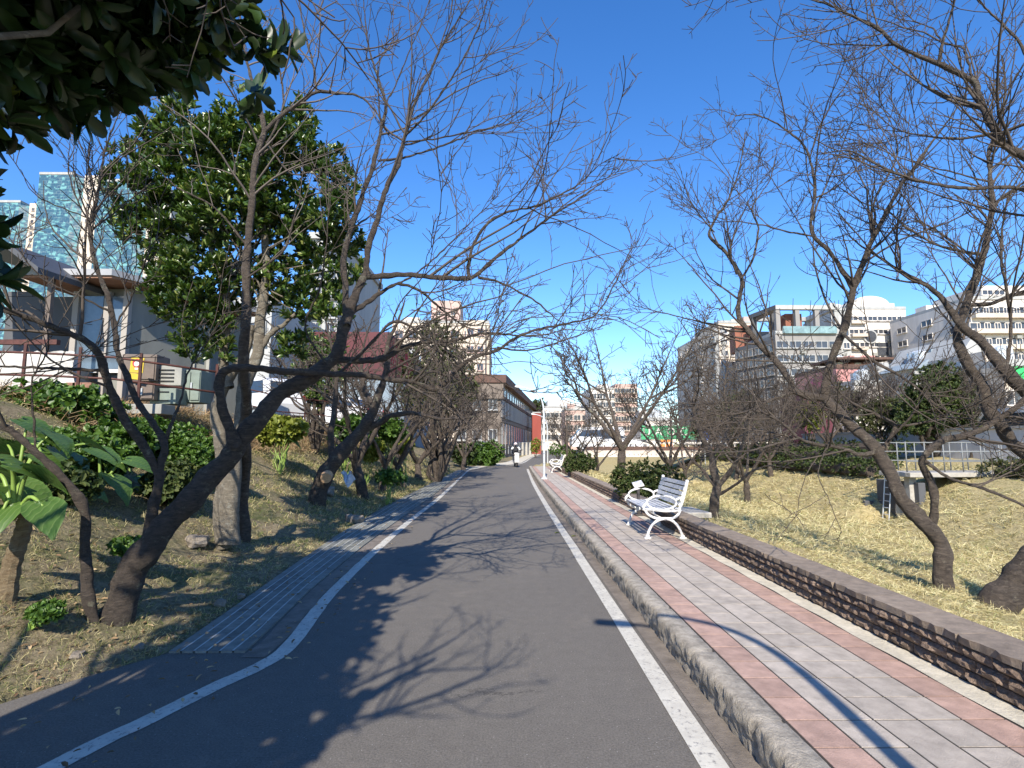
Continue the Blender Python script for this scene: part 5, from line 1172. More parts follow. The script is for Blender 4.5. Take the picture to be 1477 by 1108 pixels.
# low beige block at left behind shed
Y=30; x0,x1=XY(300,Y),XY(385,Y); b=Bld('apartment_building','low blue-grey building glimpsed between the pale stems','building',(x0,Y),2.4)
b.block('wall',quadpts(x0,Y,x1,Y,9),0,ZZ(430,Y),'wall_lgrey'); b.windows((x0,Y),(x1,Y),3,ZZ(440,Y),2,2,1.1,1.2,'wall_lgrey','win_dark')
# red-walled hall
Y=36; x0,x1=XY(398,Y),XY(560,Y); x2=XY(600,Y+3)
b=Bld('red_hall','dark red hall with a white base behind the parked cars','building',(x0,Y),2.4)
b.block('base_wall',quadpts(x0-2,Y,x1+1,Y,12),0,ZZ(546,Y),'wall_blue')
b.block('red_wall',quadpts(x0,Y-.15,x1,Y-.15,12),ZZ(546,Y)+.0,ZZ(480,Y),'wall_red')
mb=MB(); y0=Y-.2; mb.add([(x1+.01,y0,ZZ(546,Y)),(x2,y0+2,ZZ(546,Y)),(x2,y0+2,ZZ(512,Y)),(x1+.01,y0,ZZ(482,Y)),(x1+.01,y0+12,ZZ(546,Y)),(x2,y0+12,ZZ(546,Y)),(x2,y0+12,ZZ(512,Y)),(x1+.01,y0+12,ZZ(482,Y))],[(0,1,2,3),(7,6,5,4),(3,2,6,7),(1,5,6,2),(0,3,7,4),(0,4,5,1)]); mb.build('sloping_wing',M['wall_red'],b.t)
b.block('white_panel',quadpts(XY(372,Y),Y-.3,XY(395,Y),Y-.3,2),1.5,ZZ(492,Y),'wall_white'); b.windows((XY(372,Y),Y-.3),(XY(395,Y),Y-.3),4.5,ZZ(500,Y),1,2,.9,.9,'wall_lgrey')
b.windows((x0,Y),(x1,Y),2.6,5.2,3,1,1.6,1.5,'grey_metal','win_dark')

# sheds on the left lot
def shed():
    Y=12.6; xr=XY(160,Y); 
    # bay with glass and white roof edge
    xa=XY(92,Y); xb=XY(172,Y); zb=2.35; zt=ZZ(412,Y,130)
    b=Bld('glazed_shed','pale glazed shed with a white-edged flat roof at the top of the left bank','shed',(xa,Y),zb)
    b.block('wall',[(xa,Y+.1),(xb,Y+.1),(xb+1.2,Y+3.2),(xa,Y+3.2)],zb-.3,zt-.05,'hut_grey')
    b.t['category']='shed'
    def bx(n,c,d,m,rz=0): mb=MB(); mb.box(c,d,rz=rz); return mb.build(n,M[m],b.t,bevel=.006)
    for px in (98,144,172): bx('post',(XY(px,Y),Y-.0,(zb+zt)/2-.1),(.13,.13,zt-zb-.1),'wall_beige')
    w=winmesh(1.0,1.5,'white_paint','glass')
    for px in (118,156):
        bx('window',(XY(px,Y),Y+.02,(zb+zt)/2+.35),((XY(140,Y)-XY(103,Y)) if px==118 else .42,.06,1.7),'glass')
        bx('window_rail',(XY(px,Y),Y-.02,zb+.9),((XY(140,Y)-XY(103,Y)) if px==118 else .42,.07,.08),'white_paint')
    mb=MB(); A=[(xa-.7,Y-.75),(xb+.12,Y-.75),(xb+1.9,Y+3.0),(xa-.7,Y+3.6)]
    mb.prism(A,'z',zt+.02,zt+.16); rf=mb.build('roof',M['roof_edge'],b.t)
    mb=MB(); A2=[(xa-.66,Y-.70),(xb+.09,Y-.70),(xb+1.82,Y+2.96),(xa-.66,Y+3.5)]; mb.prism(A2,'z',zt-.03,zt+.017); mb.build('soffit',M['timber_soffit'],rf)
    # side annexe
    Y2=13.4; xc0=XY(176,Y2); xd0=XY(300,Y2+1.2)
    c=Bld('panelled_hut','low grey-green panelled hut right of the glazed shed','shed',(xc0,Y2),zb)
    z2=ZZ(444,Y2,230)
    c.block('wall',[(xc0,Y2),(xd0,Y2+1.2),(xd0-.3,Y2+4),(xc0-.3,Y2+3)],zb-.3,z2,'hut_grey')
    c.slab('roof',(xc0,Y2),(xd0,Y2+1.2),z2,.10,2.8,.18,'roof_edge')
    for f in (.02,.48,.98):
        mb=MB(); mb.box((xc0+(xd0-xc0)*f,Y2+1.2*f-.05,(zb+z2)/2),(.08,.08,z2-zb)); mb.build('post',M['cabinet_grey'],c.t)
    mb=MB(); a=Vector((xc0+.1,Y2-.01)); e=Vector((xc0+(xd0-xc0)*.46,Y2+1.2*.46-.03)); mb.prism([(a.x,a.y),(e.x,e.y),(e.x,e.y+.05),(a.x,a.y+.05)],'z',zb+1.1,z2-.15); mb.build('window',M['glass_teal'],c.t)
    for f in (.25,.62,.80):
        mb=MB(); mb.box((xc0+(xd0-xc0)*f,Y2+1.2*f-.04,(zb+z2)/2),(.035,.04,z2-zb-.1)); mb.build('panel_strip',M['cabinet_grey'],c.t)
    mb=MB(); f=.74; mb.box((xc0+(xd0-xc0)*f,Y2+1.2*f-.03,zb+1.7),(.5,.05,.55),rz=.5); mb.build('window',M['glass'],c.t)
    # dark barn
    Y3=11.8; x0=XY(-120,Y3); x1=XY(62,Y3)
    d=Bld('open_shed','dark open shed with a sloping grey roof at the left edge','shed',(x0,Y3),zb)
    mb=MB(); zr=ZZ(372,Y3,20); zr2=ZZ(400,Y3,90)
    xq=XY(94,Y3); mb.add([(x0,Y3-1,zr+.5),(XY(46,Y3),Y3-1,zr),(xq,Y3-1,zr2-.1),(x0,Y3+3,zr+.6),(XY(46,Y3),Y3+3,zr+.1),(xq,Y3+3,zr2)]+[(x0,Y3-1,zr+.38),(XY(46,Y3),Y3-1,zr-.12),(xq,Y3-1,zr2-.22),(x0,Y3+3,zr+.48),(XY(46,Y3),Y3+3,zr-.02),(xq,Y3+3,zr2-.12)],
        [(0,1,4,3),(1,2,5,4),(6,9,10,7),(7,10,11,8),(0,6,7,1),(1,7,8,2),(3,4,10,9),(4,5,11,10),(2,8,11,5),(0,3,9,6)]); mb.build('roof',M['roof_grey'],d.t)
    d.block('back_wall',[(x0,Y3+1.8),(x1+.7,Y3+1.8),(x1+.7,Y3+1.95),(x0,Y3+1.95)],zb-.2,zr2+.05,'wall_dgrey')  # near-black, so the shade under the roof is in the colour
    d.block('gable_board',[(x0,Y3+1.8),(XY(40,Y3+2),Y3+1.8),(XY(40,Y3+2),Y3+1.95),(x0,Y3+1.95)],zr2+.06,zr-.25,'wall_dgrey')
    for px in (-60,0,80): mb=MB(); mb.box((XY(px,Y3),Y3-.4,(zb+zr2)/2),(.09,.09,zr2-zb)); mb.build('post',M['cabinet_brown'],d.t)
    mb=MB(); mb.box((XY(20,Y3),Y3-.4,ZZ(500,Y3)),(XY(95,Y3)-XY(-60,Y3),.10,.10)); mb.build('beam',M['rust_red'],d.t)
    # clutter under the shed
    for i,(px,w,h,m,lab,nm) in enumerate([(10,.7,1.0,'wall_blue','bluish crate stack in the dark shed','crate'),(40,.5,.8,'cabinet_brown','brown box in the dark shed','box'),(72,.4,.9,'cabinet_grey','pale box at the right end of the dark shed','box')]):
        mb=MB(); X_=XY(px,Y3); mb.box((X_,Y3+.6,zb+h/2),(w,.5,h)); 
        for k in range(3): mb.box((X_,Y3+.34,zb+h*(.2+.3*k)),(w*.96,.03,.05))
        tag(mb.build(nm,M[m],bevel=.01),lab,'box')
shed()
# whitewashed wall
Y=10.9; x0,x1=XY(-90,Y),XY(104,Y)
b=Bld('low_wall','patchy whitewashed brick wall under the dark shed','wall',(x0,Y),2.3)
mb=MB(); vs=[]; fs=[]; nu,nv=40,8; zt=ZZ(507,Y,50)
for j in range(nv):
    for i in range(nu):
        u=i/(nu-1); edge=(i==nu-1)*random.uniform(-.18,.05); vs.append((x0+(x1-x0)*u+edge,Y+random.uniform(-.015,.015),1.9+(zt-1.9)*j/(nv-1)+(j==nv-1)*random.uniform(-.02,.02)))
for j in range(nv-1):
    for i in range(nu-1): fs.append((j*nu+i,j*nu+i+1,(j+1)*nu+i+1,(j+1)*nu+i))
mb.add(vs,fs); mb.box(((x0+x1)/2,Y+.13,(1.9+zt)/2),(x1-x0-.3,.2,zt-1.9-.03)); mb.build('wall',M['whitewash'],b.t)
mb=MB()
for r in range(6):
    for k in range(2+r%2): mb.box((x1-.03+.21*k*.6+random.uniform(-.05,.05),Y+.08,2.1+r*.13),(.2,.2,.11))
mb.build('broken_brick_end',M['brick_dirt'],b.t,bevel=.01)
# cabinets along the crest
def cabinet(px,py0,py1,w,Y,mat,label,vents=0,door=False,rz=.1):
    x=XY(px,Y); z0=ZZ(py1,Y,px); z1=ZZ(py0,Y,px); c=((x,Y,(z0+z1)/2)); d=w*Y/F
    t=thing('cabinet',(x,Y,z0),label,'cabinet','metal cabinets and boxes along the left lot edge'); h=z1-z0
    mb=MB(); mb.box(c,(d,.55,h),rz=rz); mb.build('body',M[mat],t,bevel=.012)
    mb=MB(); R=Matrix.Rotation(rz,3,'Z')
    for k in range(vents):
        p=R@Vector((-d*.08,-.285,-h*.28+h*.56*k/max(1,vents-1))); mb=MB(); mb.box((c[0]+p.x,c[1]+p.y,c[2]+p.z),(d*.62,.03,h*.05),rz=rz); mb.build('louvre',M['black'],t)
    if door:
        mb=MB(); 
        for sx in (-1,1): p=R@Vector((sx*d*.24,-.285,0)); mb.box((c[0]+p.x,c[1]+p.y,c[2]),(d*.44,.03,h*.86),rz=rz)
        dd=mb.build('door',M[mat],t,bevel=.006); p=R@Vector((.03,-.31,0)); mb=MB(); mb.box((c[0]+p.x,c[1]+p.y,c[2]),(.03,.04,.14),rz=rz); mb.build('handle',M['grey_metal'],dd)
    return t
cabinet(206,514,552,46,11.6,'cabinet_brown','brown metal cabinet behind the yellow sign',0,True)
cabinet(248,530,558,36,11.8,'cabinet_grey','pale grey cabinet with dark louvres',4)
cabinet(281,536,582,26,12.0,'cabinet_green','tall grey-green cabinet at the right end of the row',0,True)
cabinet(212,556,578,34,11.3,'cabinet_brown','low brown box beneath the brown cabinet',0,True)
cabinet(243,562,584,34,11.5,'cabinet_green','low dark green box below the louvred cabinet',2)
cabinet(205,584,598,70,11.0,'cabinet_grey','long grey trough at the foot of the cabinets',0)
# yellow warning sign
t=thing('warning_sign',at(198,545,10.9),'yellow warning sign with a dark red head symbol hung on the brown cabinet','sign')
c=at(198,527,10.85); mb=MB(); mb.box(c,(.26,.02,.30),ry=.05); mb.build('plate',M['sign_yellow'],t,bevel=.004)
mb=MB(); mb.box(c+np.array([-.02,0.01,-.22]),(.22,.02,.12),ry=.1); mb.build('lower_plate',M['sign_yellow'],t,bevel=.004)
mb=MB(); mb.tube([c+np.array([0,-.012,.04]),c+np.array([0,-.02,.04])],.085,16); sy=mb.build('symbol',M['sign_red'],t)
mb=MB(); mb.tube([c+np.array([0,-.021,.025]),c+np.array([0,-.027,.025])],.05,14); mb.box(c+np.array([0,-.017,-.07]),(.06,.008,.04)); mb.build('face',M['white_paint'],t)
# rust red railing along the lot
def rail(label,pts,posts,mat='rust_red',rails=(.35,.75),name='railing',h=.9,r=.022,group='rust-red pipe railings on the left bank crest'):
    t=thing(name,pts[0],label,'railing',group)
    mb=MB()
    for zz in rails: mb.tube([(p[0],p[1],p[2]+zz) for p in pts],r,6)
    mb.build('rails',M[mat],t,smooth=True)
    for i in range(posts):
        f=i/(posts-1)*(len(pts)-1); k=min(int(f),len(pts)-2); g=f-k; p=Vector(pts[k]).lerp(Vector(pts[k+1]),g)
        mb=MB(); mb.tube([p-Vector((0,0,.15)),p+Vector((0,0,h))],r*1.3,6); mb.build('post',M[mat],t)
    return t
def crest(px,py,Y): p=at(px,py,Y); return (float(p[0]),float(Y),float(p[2]))
rail('dark rust-red pipe railing in front of the cabinets',[crest(-60,568,9.6),crest(60,570,9.9),crest(160,574,10.2),crest(310,592,10.8)],5)
rail('thin rust-red post and wire fence in front of the parked cars',[crest(345,608,15.5),crest(400,618,16.5),crest(463,622,17.5),crest(515,630,18.5),crest(560,636,20)],6,rails=(.5,.95),h=1.05,r=.018)

# long louvred building by the bend
def louvred():
    Y0=60.; x0=XY(722,Y0); Y1=128.; x1=XYt(778,600,Y1); zt=ZZ(541,Y0,722); x_l=XY(655,Y0)
    b=Bld('louvred_building','long grey-brown building with rows of white vertical louvres beyond the bend','building',(x0,Y0),.5)
    u=Vector((x1-x0,Y1-Y0)).normalized(); nrm=Vector((u.y,-u.x))
    b.block('wall',[(x_l,Y0),(x0,Y0),(x1,Y1),(x_l+6,Y1)],-.5,zt-.9,'wall_taupe')
    b.block('roof',[(x_l-.3,Y0-.5),(x0+.6,Y0-.5),(x1+.6,Y1),(x_l+5,Y1)],zt-.88,zt,'roof_brown')
    L=(Vector((x1,Y1))-Vector((x0,Y0))).length
    h=zt-1.3
    dark=MB(); 
    def strip(za,zb,out,mat,name): b.slab(name,(x0,Y0),(x1,Y1),za,zb-za,.2,out,mat)
    strip(1.6,3.9,.05,'win_dark','lower_glazing'); strip(4.5,6.5,.06,'wall_dgrey','louvre_shade'); strip(7.0,8.0,.05,'glass','clerestory'); strip(6.55,6.95,.15,'roof_brown','ledge'); strip(4.0,4.4,.12,'wall_taupe','ledge')  # dark grey strip stands in for the shade behind the louvres
    n=46
    for i in range(n):
        p=Vector((x0,Y0))+u*(L*(i+.4)/n); q=p+nrm*.09
        mb=MB(); mb.box((q.x,q.y,5.5),(.04,.34,1.9),rz=math.atan2(u.y,u.x)-math.pi/2); mb.build('louvre',M['wall_white'],b.t)
    for i in range(24):
        p=Vector((x0,Y0))+u*(L*(i+.3)/24); q=p+nrm*.09
        mb=MB(); mb.box((q.x,q.y,2.2),(.06,.42,3.5),rz=math.atan2(u.y,u.x)-math.pi/2); mb.build('pier',M['wall_lgrey'],b.t)
    for i in range(24):
        p=Vector((x0,Y0))+u*(L*(i+.8)/24); q=p+nrm*.08
        mb=MB(); mb.box((q.x,q.y,7.5),(.05,.5,1.0),rz=math.atan2(u.y,u.x)-math.pi/2); mb.build('mullion',M['wall_lgrey'],b.t)
    b.block('gable_panel',quadpts(x0-2.2,Y0-.35,x0+.3,Y0-.35,.3),zt-2.6,zt-1.0,'wall_taupe')
    b.windows((x_l,Y0),(x0,Y0),1,zt-1.6,3,2,1.0,1.2,'wall_lgrey')
    # red end wall
    Y2=92.; xr=XYt(779,600,Y2)
    c=Bld('red_end_wall','bright red-orange wall at the far end of the path','wall',(xr-1.4,Y2),.3)
    c.block('wall',quadpts(xr-1.3,Y2,xr+.15,Y2,3),-.3,ZZ(596,Y2),'wall_redorange'); c.slab('coping',(xr-1.3,Y2),(xr+.15,Y2),ZZ(596,Y2),.2,3,.1,'wall_lgrey')
    # grey garden wall
    pA=Vector((x0-1.8,Y0-6)); pB=Vector((x0+4.6,Y0+30))
    d=Bld('garden_wall','low weathered grey wall along the path below the louvred building','wall',tuple(pA),.2)
    d.slab('wall',tuple(pA),tuple(pB),-.2,2.0,.25,0,'concrete'); d.slab('coping',tuple(pA),tuple(pB),1.8,.12,.3,.06,'wall_lgrey')
    for i in range(9):
        p=pA.lerp(pB,(i+.5)/9); mb=MB(); mb.box((p.x+.12,p.y,.9),(.35,.35,1.95),rz=-.17); mb.build('pier',M['concrete'],d.t)
louvred()

def simple(lab,pxl,pxr,Y,pyt,mat,rows,cols,w,h,z0=1.0,depth=12,frame='wall_white',pane='win_dark',ang=0.,side=None,name='apartment_building',wz=None,group=None,par='wall_lgrey',skip=.0):
    x0=XYt(pxl,pyt,Y); x1=XYt(pxr,pyt,Y+ang); zt=ZZ(pyt,Y,(pxl+pxr)/2); b=Bld(name,lab,'building',(x0,Y),z0,group)
    q=quadpts(x0,Y,x1,Y+ang,depth); b.block('wall',q,z0-1,zt,mat)
    b.windows(q[0],q[1],wz if wz else z0+1,zt-.6,cols,rows,w,h,frame,pane,skip)
    b.slab('roof_parapet',q[0],q[1],zt,.5,depth,.12,par); b.q=q; b.zt=zt
    rr=random.Random(int(pxl*7+Y)); Wd_=abs(x1-x0)
    for k in range(3):
        cx=x0+Wd_*rr.uniform(.1,.9); cy=Y+ang*.5+depth*rr.uniform(.25,.7); mb=MB()
        if k%2==0: mb.tube([(cx,cy,zt),(cx,cy,zt+.6),(cx,cy,zt+1.7),(cx,cy,zt+1.9)],[.6,.7,.7,.25],12); mb.build('water_tank',M['galv'],b.t)
        else: mb.box((cx,cy,zt+.9),(min(3.0,Wd_*.3),2.6,1.8)); mb.build('roof_hut',M[mat],b.t)
    u_=(Vector(q[1])-Vector(q[0]))
    for k in range(min(10,rows*cols//2)):
        f=rr.uniform(.06,.94); zc=(wz or z0+1)+(zt-2-(wz or z0+1))*rr.random(); p=Vector(q[0])+u_*f; mb=MB(); mb.box((p.x,p.y-.28,zc),(.8,.5,.6)); mb.build('air_conditioner',M['cabinet_grey'],b.t)
    if side:
        c,r,wl=side; A,Bq=((q[3],q[0]) if wl<0 else (q[1],q[2])); b.windows(A,Bq,wz if wz else z0+1,zt-.6,c,r,w,h,frame,pane)
    return b
# cream apartment behind left trees
b=simple('pinkish cream apartment block with a rooftop stair house behind the left trees',566,706,100,466,'wall_cream',6,7,1.6,1.5,z0=.5,depth=16,frame='wall_pinkish',wz=4,side=(3,6,1))
b.block('stair_house',quadpts(XYt(622,450,103),103,XYt(664,450,103),103,7),b.zt,ZZ(434,103,640),'wall_pinkish'); b.windows((XYt(622,450,103),103),(XYt(664,450,103),103),b.zt,ZZ(434,103),2,1,.9,.9,'wall_cream')
b.block('balcony_tower',quadpts(XYt(672,480,98),98,XYt(700,480,98),98,3),0,ZZ(462,98,690),'wall_cream'); b.windows((XYt(672,480,98),98),(XYt(700,480,98),98),4,ZZ(466,98),2,6,1.2,1.3,'wall_pinkish')
b=simple('small pale block between the apartment block and the red hall',548,600,70,520,'wall_lgrey',3,3,1.3,1.2,z0=1.5,wz=3,depth=10)
# centre distance
b=simple('distant white terraced block at the end of the path',782,842,150,588,'wall_white',3,5,2.6,1.5,depth=20,z0=.5,wz=2); b.block('upper_storey',quadpts(XYt(790,580,152),152,XYt(822,580,152),152,12),b.zt,ZZ(577,152),'wall_white')
b=simple('low brownish distant building left of the white-and-pink tower',815,850,140,592,'wall_pinkish',3,3,1.8,1.4,depth=16,z0=.5,wz=2)
b=simple('distant tower with a white windowed half beside a pink half',852,886,130,562,'wall_white',6,4,1.6,1.3,depth=16,z0=.5,wz=2)
b.block('pink_half',quadpts(XYt(886,556,130)+.05,129.5,XYt(918,556,130),129.5,16),0,ZZ(554,130),'wall_pinkish'); b.windows((XYt(886,556,130),129.5),(XYt(918,556,130),129.5),2,ZZ(557,130),4,6,1.4,1.2,'wall_cream')
b=simple('flat white shed roof showing above the green banner',932,970,80,607,'wall_white',1,4,1.6,1.0,depth=10,z0=1.0,wz=2.4,name='white_shed')
# cream twin towers
b=simple('slim cream tower, left one of the pair right of the bridge',1004,1036,125,490,'wall_cream',9,3,1.5,1.2,depth=14,z0=1,wz=4,side=(3,9,-1))
b.block('side_bay',quadpts(XYt(998,500,127),127,XYt(1004,500,127)-.05,127,12),0,ZZ(512,127),'wall_lgrey')
b=simple('taller cream tower with a rooftop turret, right one of the pair',1036,1092,110,466,'wall_cream',10,4,1.5,1.2,depth=14,z0=1,wz=3,side=(2,8,-1))
b.block('turret',quadpts(XYt(1072,450,112),112,XYt(1088,450,112),112,5),b.zt,ZZ(456,112),'wall_pinkish'); b.block('left_bay',quadpts(XYt(1030,470,111),111,XYt(1040,470,111)-.1,109.6,8),0,b.zt-1,'wall_lgrey')
# dark modern block
Y=88; b=simple('dark grey modern block with open roof frames and brown panels',1118,1212,Y,482,'wall_grey',7,5,2.0,1.2,depth=14,z0=1,frame='wall_lgrey',wz=3)
xa=XYt(1070,500,Y+6); b.block('dark_wing',quadpts(xa,Y+9,XYt(1118,500,Y)-.05,Y,12),0,ZZ(488,Y),'wall_dgrey'); b.windows((xa,Y+9),(XYt(1118,500,Y)-.05,Y),3,ZZ(492,Y),4,8,1.8,1.3,'wall_grey','glass')
zt=b.zt; z2=ZZ(446,Y,1160); xl_,xr_=XYt(1120,460,Y),XYt(1212,460,Y)
for i,x in enumerate(np.linspace(xl_+.4,xr_-.4,4)):
    for yy in (Y+.6,Y+9): mb=MB(); mb.box((x,yy,(zt+z2)/2),(.7,.7,z2-zt)); mb.build('roof_frame_post',M['wall_lgrey' if i==3 else 'wall_grey'],b.t)
b.block('roof_frame',quadpts(xl_,Y+.1,xr_,Y+.1,.9),z2,z2+.7,'wall_lgrey'); b.block('roof_frame',quadpts(xl_,Y+8.6,xr_,Y+8.6,.9),z2,z2+.7,'wall_lgrey'); b.block('roof_frame',quadpts(xl_,Y+1.1,xl_+.9,Y+1.1,7.4),z2,z2+.7,'wall_grey'); b.block('roof_frame',quadpts(xr_-.9,Y+1.1,xr_,Y+1.1,7.4),z2,z2+.7,'wall_lgrey')
b.block('brown_panel',quadpts(XYt(1142,460,Y),Y+2,XYt(1166,460,Y),Y+2,3),zt,z2-.3,'wall_brown')
xw=XYt(1072,470,Y+6); b.block('brown_turret',quadpts(xa+1.0,Y+11,xa+4.5,Y+10.3,5),ZZ(488,Y),ZZ(466,Y+9),'wall_brown')
xl2=XYt(1096,460,Y+4)
for yy,xx in ((Y+6.5,xl2),(Y+4,xl2+2.2)): mb=MB(); mb.box((xx,yy,(zt+z2)/2-.5),(.6,.6,z2-zt+2)); mb.build('roof_frame_post',M['wall_dgrey'],b.t)
b.block('roof_frame',[(xl2-.4,Y+7),(xl2+.5,Y+7.4),(xl_-.1,Y+1.0),(xl_-.1,Y+.1)],z2,z2+.7,'wall_dgrey')
b.block('balcony_screen',quadpts(XYt(1128,480,Y),Y-.5,XYt(1205,480,Y),Y-.5,.4),zt+.05,zt+1.2,'glass_teal')
# pale slim slab between
b=simple('pale grey slim block between the dark block and the white stepped tower',1198,1224,96,448,'wall_lgrey',9,2,1.2,1.2,depth=8,z0=1,wz=4)
# white stepped tower
Y=104; b=simple('white stepped apartment tower with a round window and arched top',1222,1306,Y,446,'wall_white',9,6,2.1,.95,depth=16,z0=1,wz=4,frame='wall_white')
b.block('lower_wing',quadpts(XYt(1306,480,Y)+.05,Y-.5,XYt(1322,480,Y),Y-.5,14),0,ZZ(478,Y),'wall_white'); b.windows((XYt(1306,480,Y),Y-.5),(XYt(1322,480,Y),Y-.5),4,ZZ(481,Y),2,8,1.1,1.2,'wall_cream')
b.block('upper_step',quadpts(XYt(1228,440,Y+1),Y+1,XYt(1290,440,Y+1),Y+1,10),b.zt,ZZ(436,Y+1),'wall_white')
cx_=XYt(1262,430,Y); zc=ZZ(437,Y,1262); R_=3.6; mb=MB(); arc=[(cx_+R_*math.cos(a),zc+1.7*math.sin(a)) for a in [i*math.pi/14 for i in range(15)]]; mb.prism(arc,'y',Y+1.2,Y+9); mb.build('arched_top',M['wall_white'],b.t)
xx=XYt(1254,485,Y); zz=ZZ(486,Y,1254); mb=MB(); mb.tube([(xx,Y-.35,zz),(xx,Y+.1,zz)],1.35,24); rw=mb.build('round_window',M['wall_lgrey'],b.t); mb=MB(); mb.tube([(xx,Y-.40,zz),(xx,Y-.36,zz)],1.1,24); mb.build('pane',M['win_dark'],rw)
b.block('recess_shade',quadpts(XYt(1265,500,Y),Y-.25,XYt(1280,500,Y),Y-.25,.3),ZZ(512,Y),ZZ(494,Y),'win_dark'); b.block('grey_shaft',quadpts(XYt(1273,500,Y),Y-.3,XYt(1281,500,Y),Y-.3,.3),ZZ(540,Y),ZZ(513,Y),'wall_grey')  # first block is a proud panel; recess shade is put into its colour
for (pa,pb) in ((1226,1248),(1284,1304)): b.balconies((XYt(pa,480,Y),Y),(XYt(pb,480,Y),Y),4,b.zt-.6,9,.95,.6,.8,'wall_cream')
# pink & white low buildings, awning
Y=62; b=simple('pink low building with a dark flat roof below the white stepped tower',1206,1292,Y,532,'wall_pink',1,4,1.7,1.4,depth=9,z0=1.3,wz=6.4,frame='wall_white',par='roof_brown')
b.block('upper_room',quadpts(XYt(1226,515,Y+2),Y+2,XYt(1262,515,Y+2),Y+2,5),b.zt+.52,ZZ(508,Y),'wall_pink'); b.slab('canopy',(XYt(1204,525,Y),Y),(XYt(1285,525,Y),Y),b.zt+1.0,.25,5,.6,'roof_brown')
b=simple('plain white wall building in front of the pink one',1232,1298,54,556,'wall_white',1,4,1.2,.9,depth=6,z0=1.3,wz=3.6,frame='wall_lgrey',skip=.4)
Y=58; b=Bld('awning_stall','purple-red awning roof left of the pink building','building',(XY(1168,Y),Y),1.3); xA,xB=XY(1160,Y),XY(1212,Y)
b.block('wall',quadpts(xA,Y,xB,Y,5),.5,ZZ(566,Y),'purple_red'); mb=MB(); mb.add([(xA-.3,Y-1,ZZ(562,Y)),(xB,Y-1,ZZ(562,Y)),(xB,Y+3,ZZ(538,Y)),(xA+2,Y+3,ZZ(548,Y)),(xA-.3,Y-1,ZZ(560,Y)),(xB,Y-1,ZZ(560,Y)),(xB,Y+3,ZZ(536,Y)),(xA+2,Y+3,ZZ(546,Y))],[(3,2,1,0),(4,5,6,7),(0,1,5,4),(1,2,6,5),(2,3,7,6),(3,0,4,7)]); mb.build('awning',M['purple_red'],b.t)
# pale blue house
Y=46; b=simple('pale blue-grey gabled house behind the dark round-headed tree',1385,1432,Y,522,'wall_blue',3,3,1.3,1.3,depth=9,z0=1.3,wz=2.5,frame='wall_lgrey')
xA,xB=XYt(1385,520,Y),XYt(1432,520,Y); mb=MB(); mb.prism([(xA,b.zt+.52),(xB,b.zt+.52),((xA+xB)/2,b.zt+2.4)],'y',Y,Y+9); mb.build('gable',M['wall_lgrey'],b.t)
b=simple('wide low grey-green house with a sloping roof left of the pale blue one',1318,1384,50,540,'wall_lgrey',2,4,1.4,1.2,depth=9,z0=1.3,wz=2.5)
xA,xB=XYt(1316,540,50),XYt(1385,540,50); mb=MB(); mb.prism([(xA-.3,b.zt+.5),(xB+.2,b.zt+.5),(xB+.2,b.zt+2.2),(xA+2.5,b.zt+1.9)],'y',49.6,59); mb.build('roof',M['wall_blue'],b.t)
# right towers
b=simple('grey apartment tower left of the big white one at the right edge',1352,1396,92,458,'wall_grey',7,3,1.8,1.2,depth=14,z0=1,wz=4,frame='wall_white')
b.block('low_step',quadpts(XYt(1346,490,91),91,XYt(1352,490,91)-.05,91,10),0,ZZ(498,91),'wall_grey')
Y=84; b=simple('big white apartment tower with long balconies at the right edge',1398,1530,Y,432,'wall_white',8,9,2.4,1.1,depth=18,z0=1,wz=4,side=(3,8,-1))
b.block('upper_step',quadpts(XYt(1415,420,Y+2),Y+2,XYt(1500,420,Y+2),Y+2,10),b.zt+.5,ZZ(410,Y+2),'wall_white'); b.windows((XYt(1415,420,Y+2),Y+2),(XYt(1500,420,Y+2),Y+2),b.zt+.6,ZZ(411,Y+2),5,1,1.8,.9)
b.balconies((XYt(1402,470,Y),Y),(XYt(1525,470,Y),Y),4,b.zt-.6,8,1.1,.7,.9,'wall_cream')
b=simple('low yellowish building with a green sign at the right edge',1446,1530,40,528,'wall_cream',1,4,1.2,1.2,depth=8,z0=1.3,wz=3.2)
mb=MB(); mb.box((XYt(1474,535,39.6),39.55,ZZ(537,39.6)),(1.3,.12,.9)); mb.build('sign_board',M['bright_green'],b.t)

# street wall & railing far right
Y=25; b=Bld('street_wall','long pale low wall along the street at the far right','wall',(XY(1330,30),30),1.2)
b.slab('wall',(21.0,19),(21.6,40),.8,1.45,.2,0,'wall_white') ; b.slab('coping',(21.0,19),(21.6,40),2.25,.10,.28,.08,'concrete')
car('white car on the street above the footbridge',(23.2,31,hz(23.2,31)),1.45,'suv',group='cars on the far street')
car('white van on the street right of the footbridge',(23.6,25,hz(23.6,25)),1.5,'van',group='cars on the far street')
def footbridge():
    zt=.55; t=thing('footbridge',(14.5,19.5,zt),'small concrete footbridge with grey railings on the far bank','bridge')
    mb=MB(); mb.box((16.6,20.0,zt),(5.6,1.5,.16),rz=.06); mb.build('deck',M['concrete'],t,bevel=.02)
    mb=MB(); mb.box((14.2,19.6,-.2),(.25,.25,1.5)); mb.build('pier',M['concrete'],t)
    for sy in (-.68,.68):
        mb=MB(); y=20.0+sy
        for z in (.35,.68,1.0): mb.tube([(13.8,y-.17,zt+.11+z),(19.3,y+.16,zt+.11+z)],.022,6)
        for i in range(9): f=i/8; mb.tube([(13.8+5.5*f,y-.17+.33*f,zt+.1),(13.8+5.5*f,y-.17+.33*f,zt+1.14)],.022,6)
        mb.build('railing',M['rail_grey'],t,smooth=True)
footbridge()
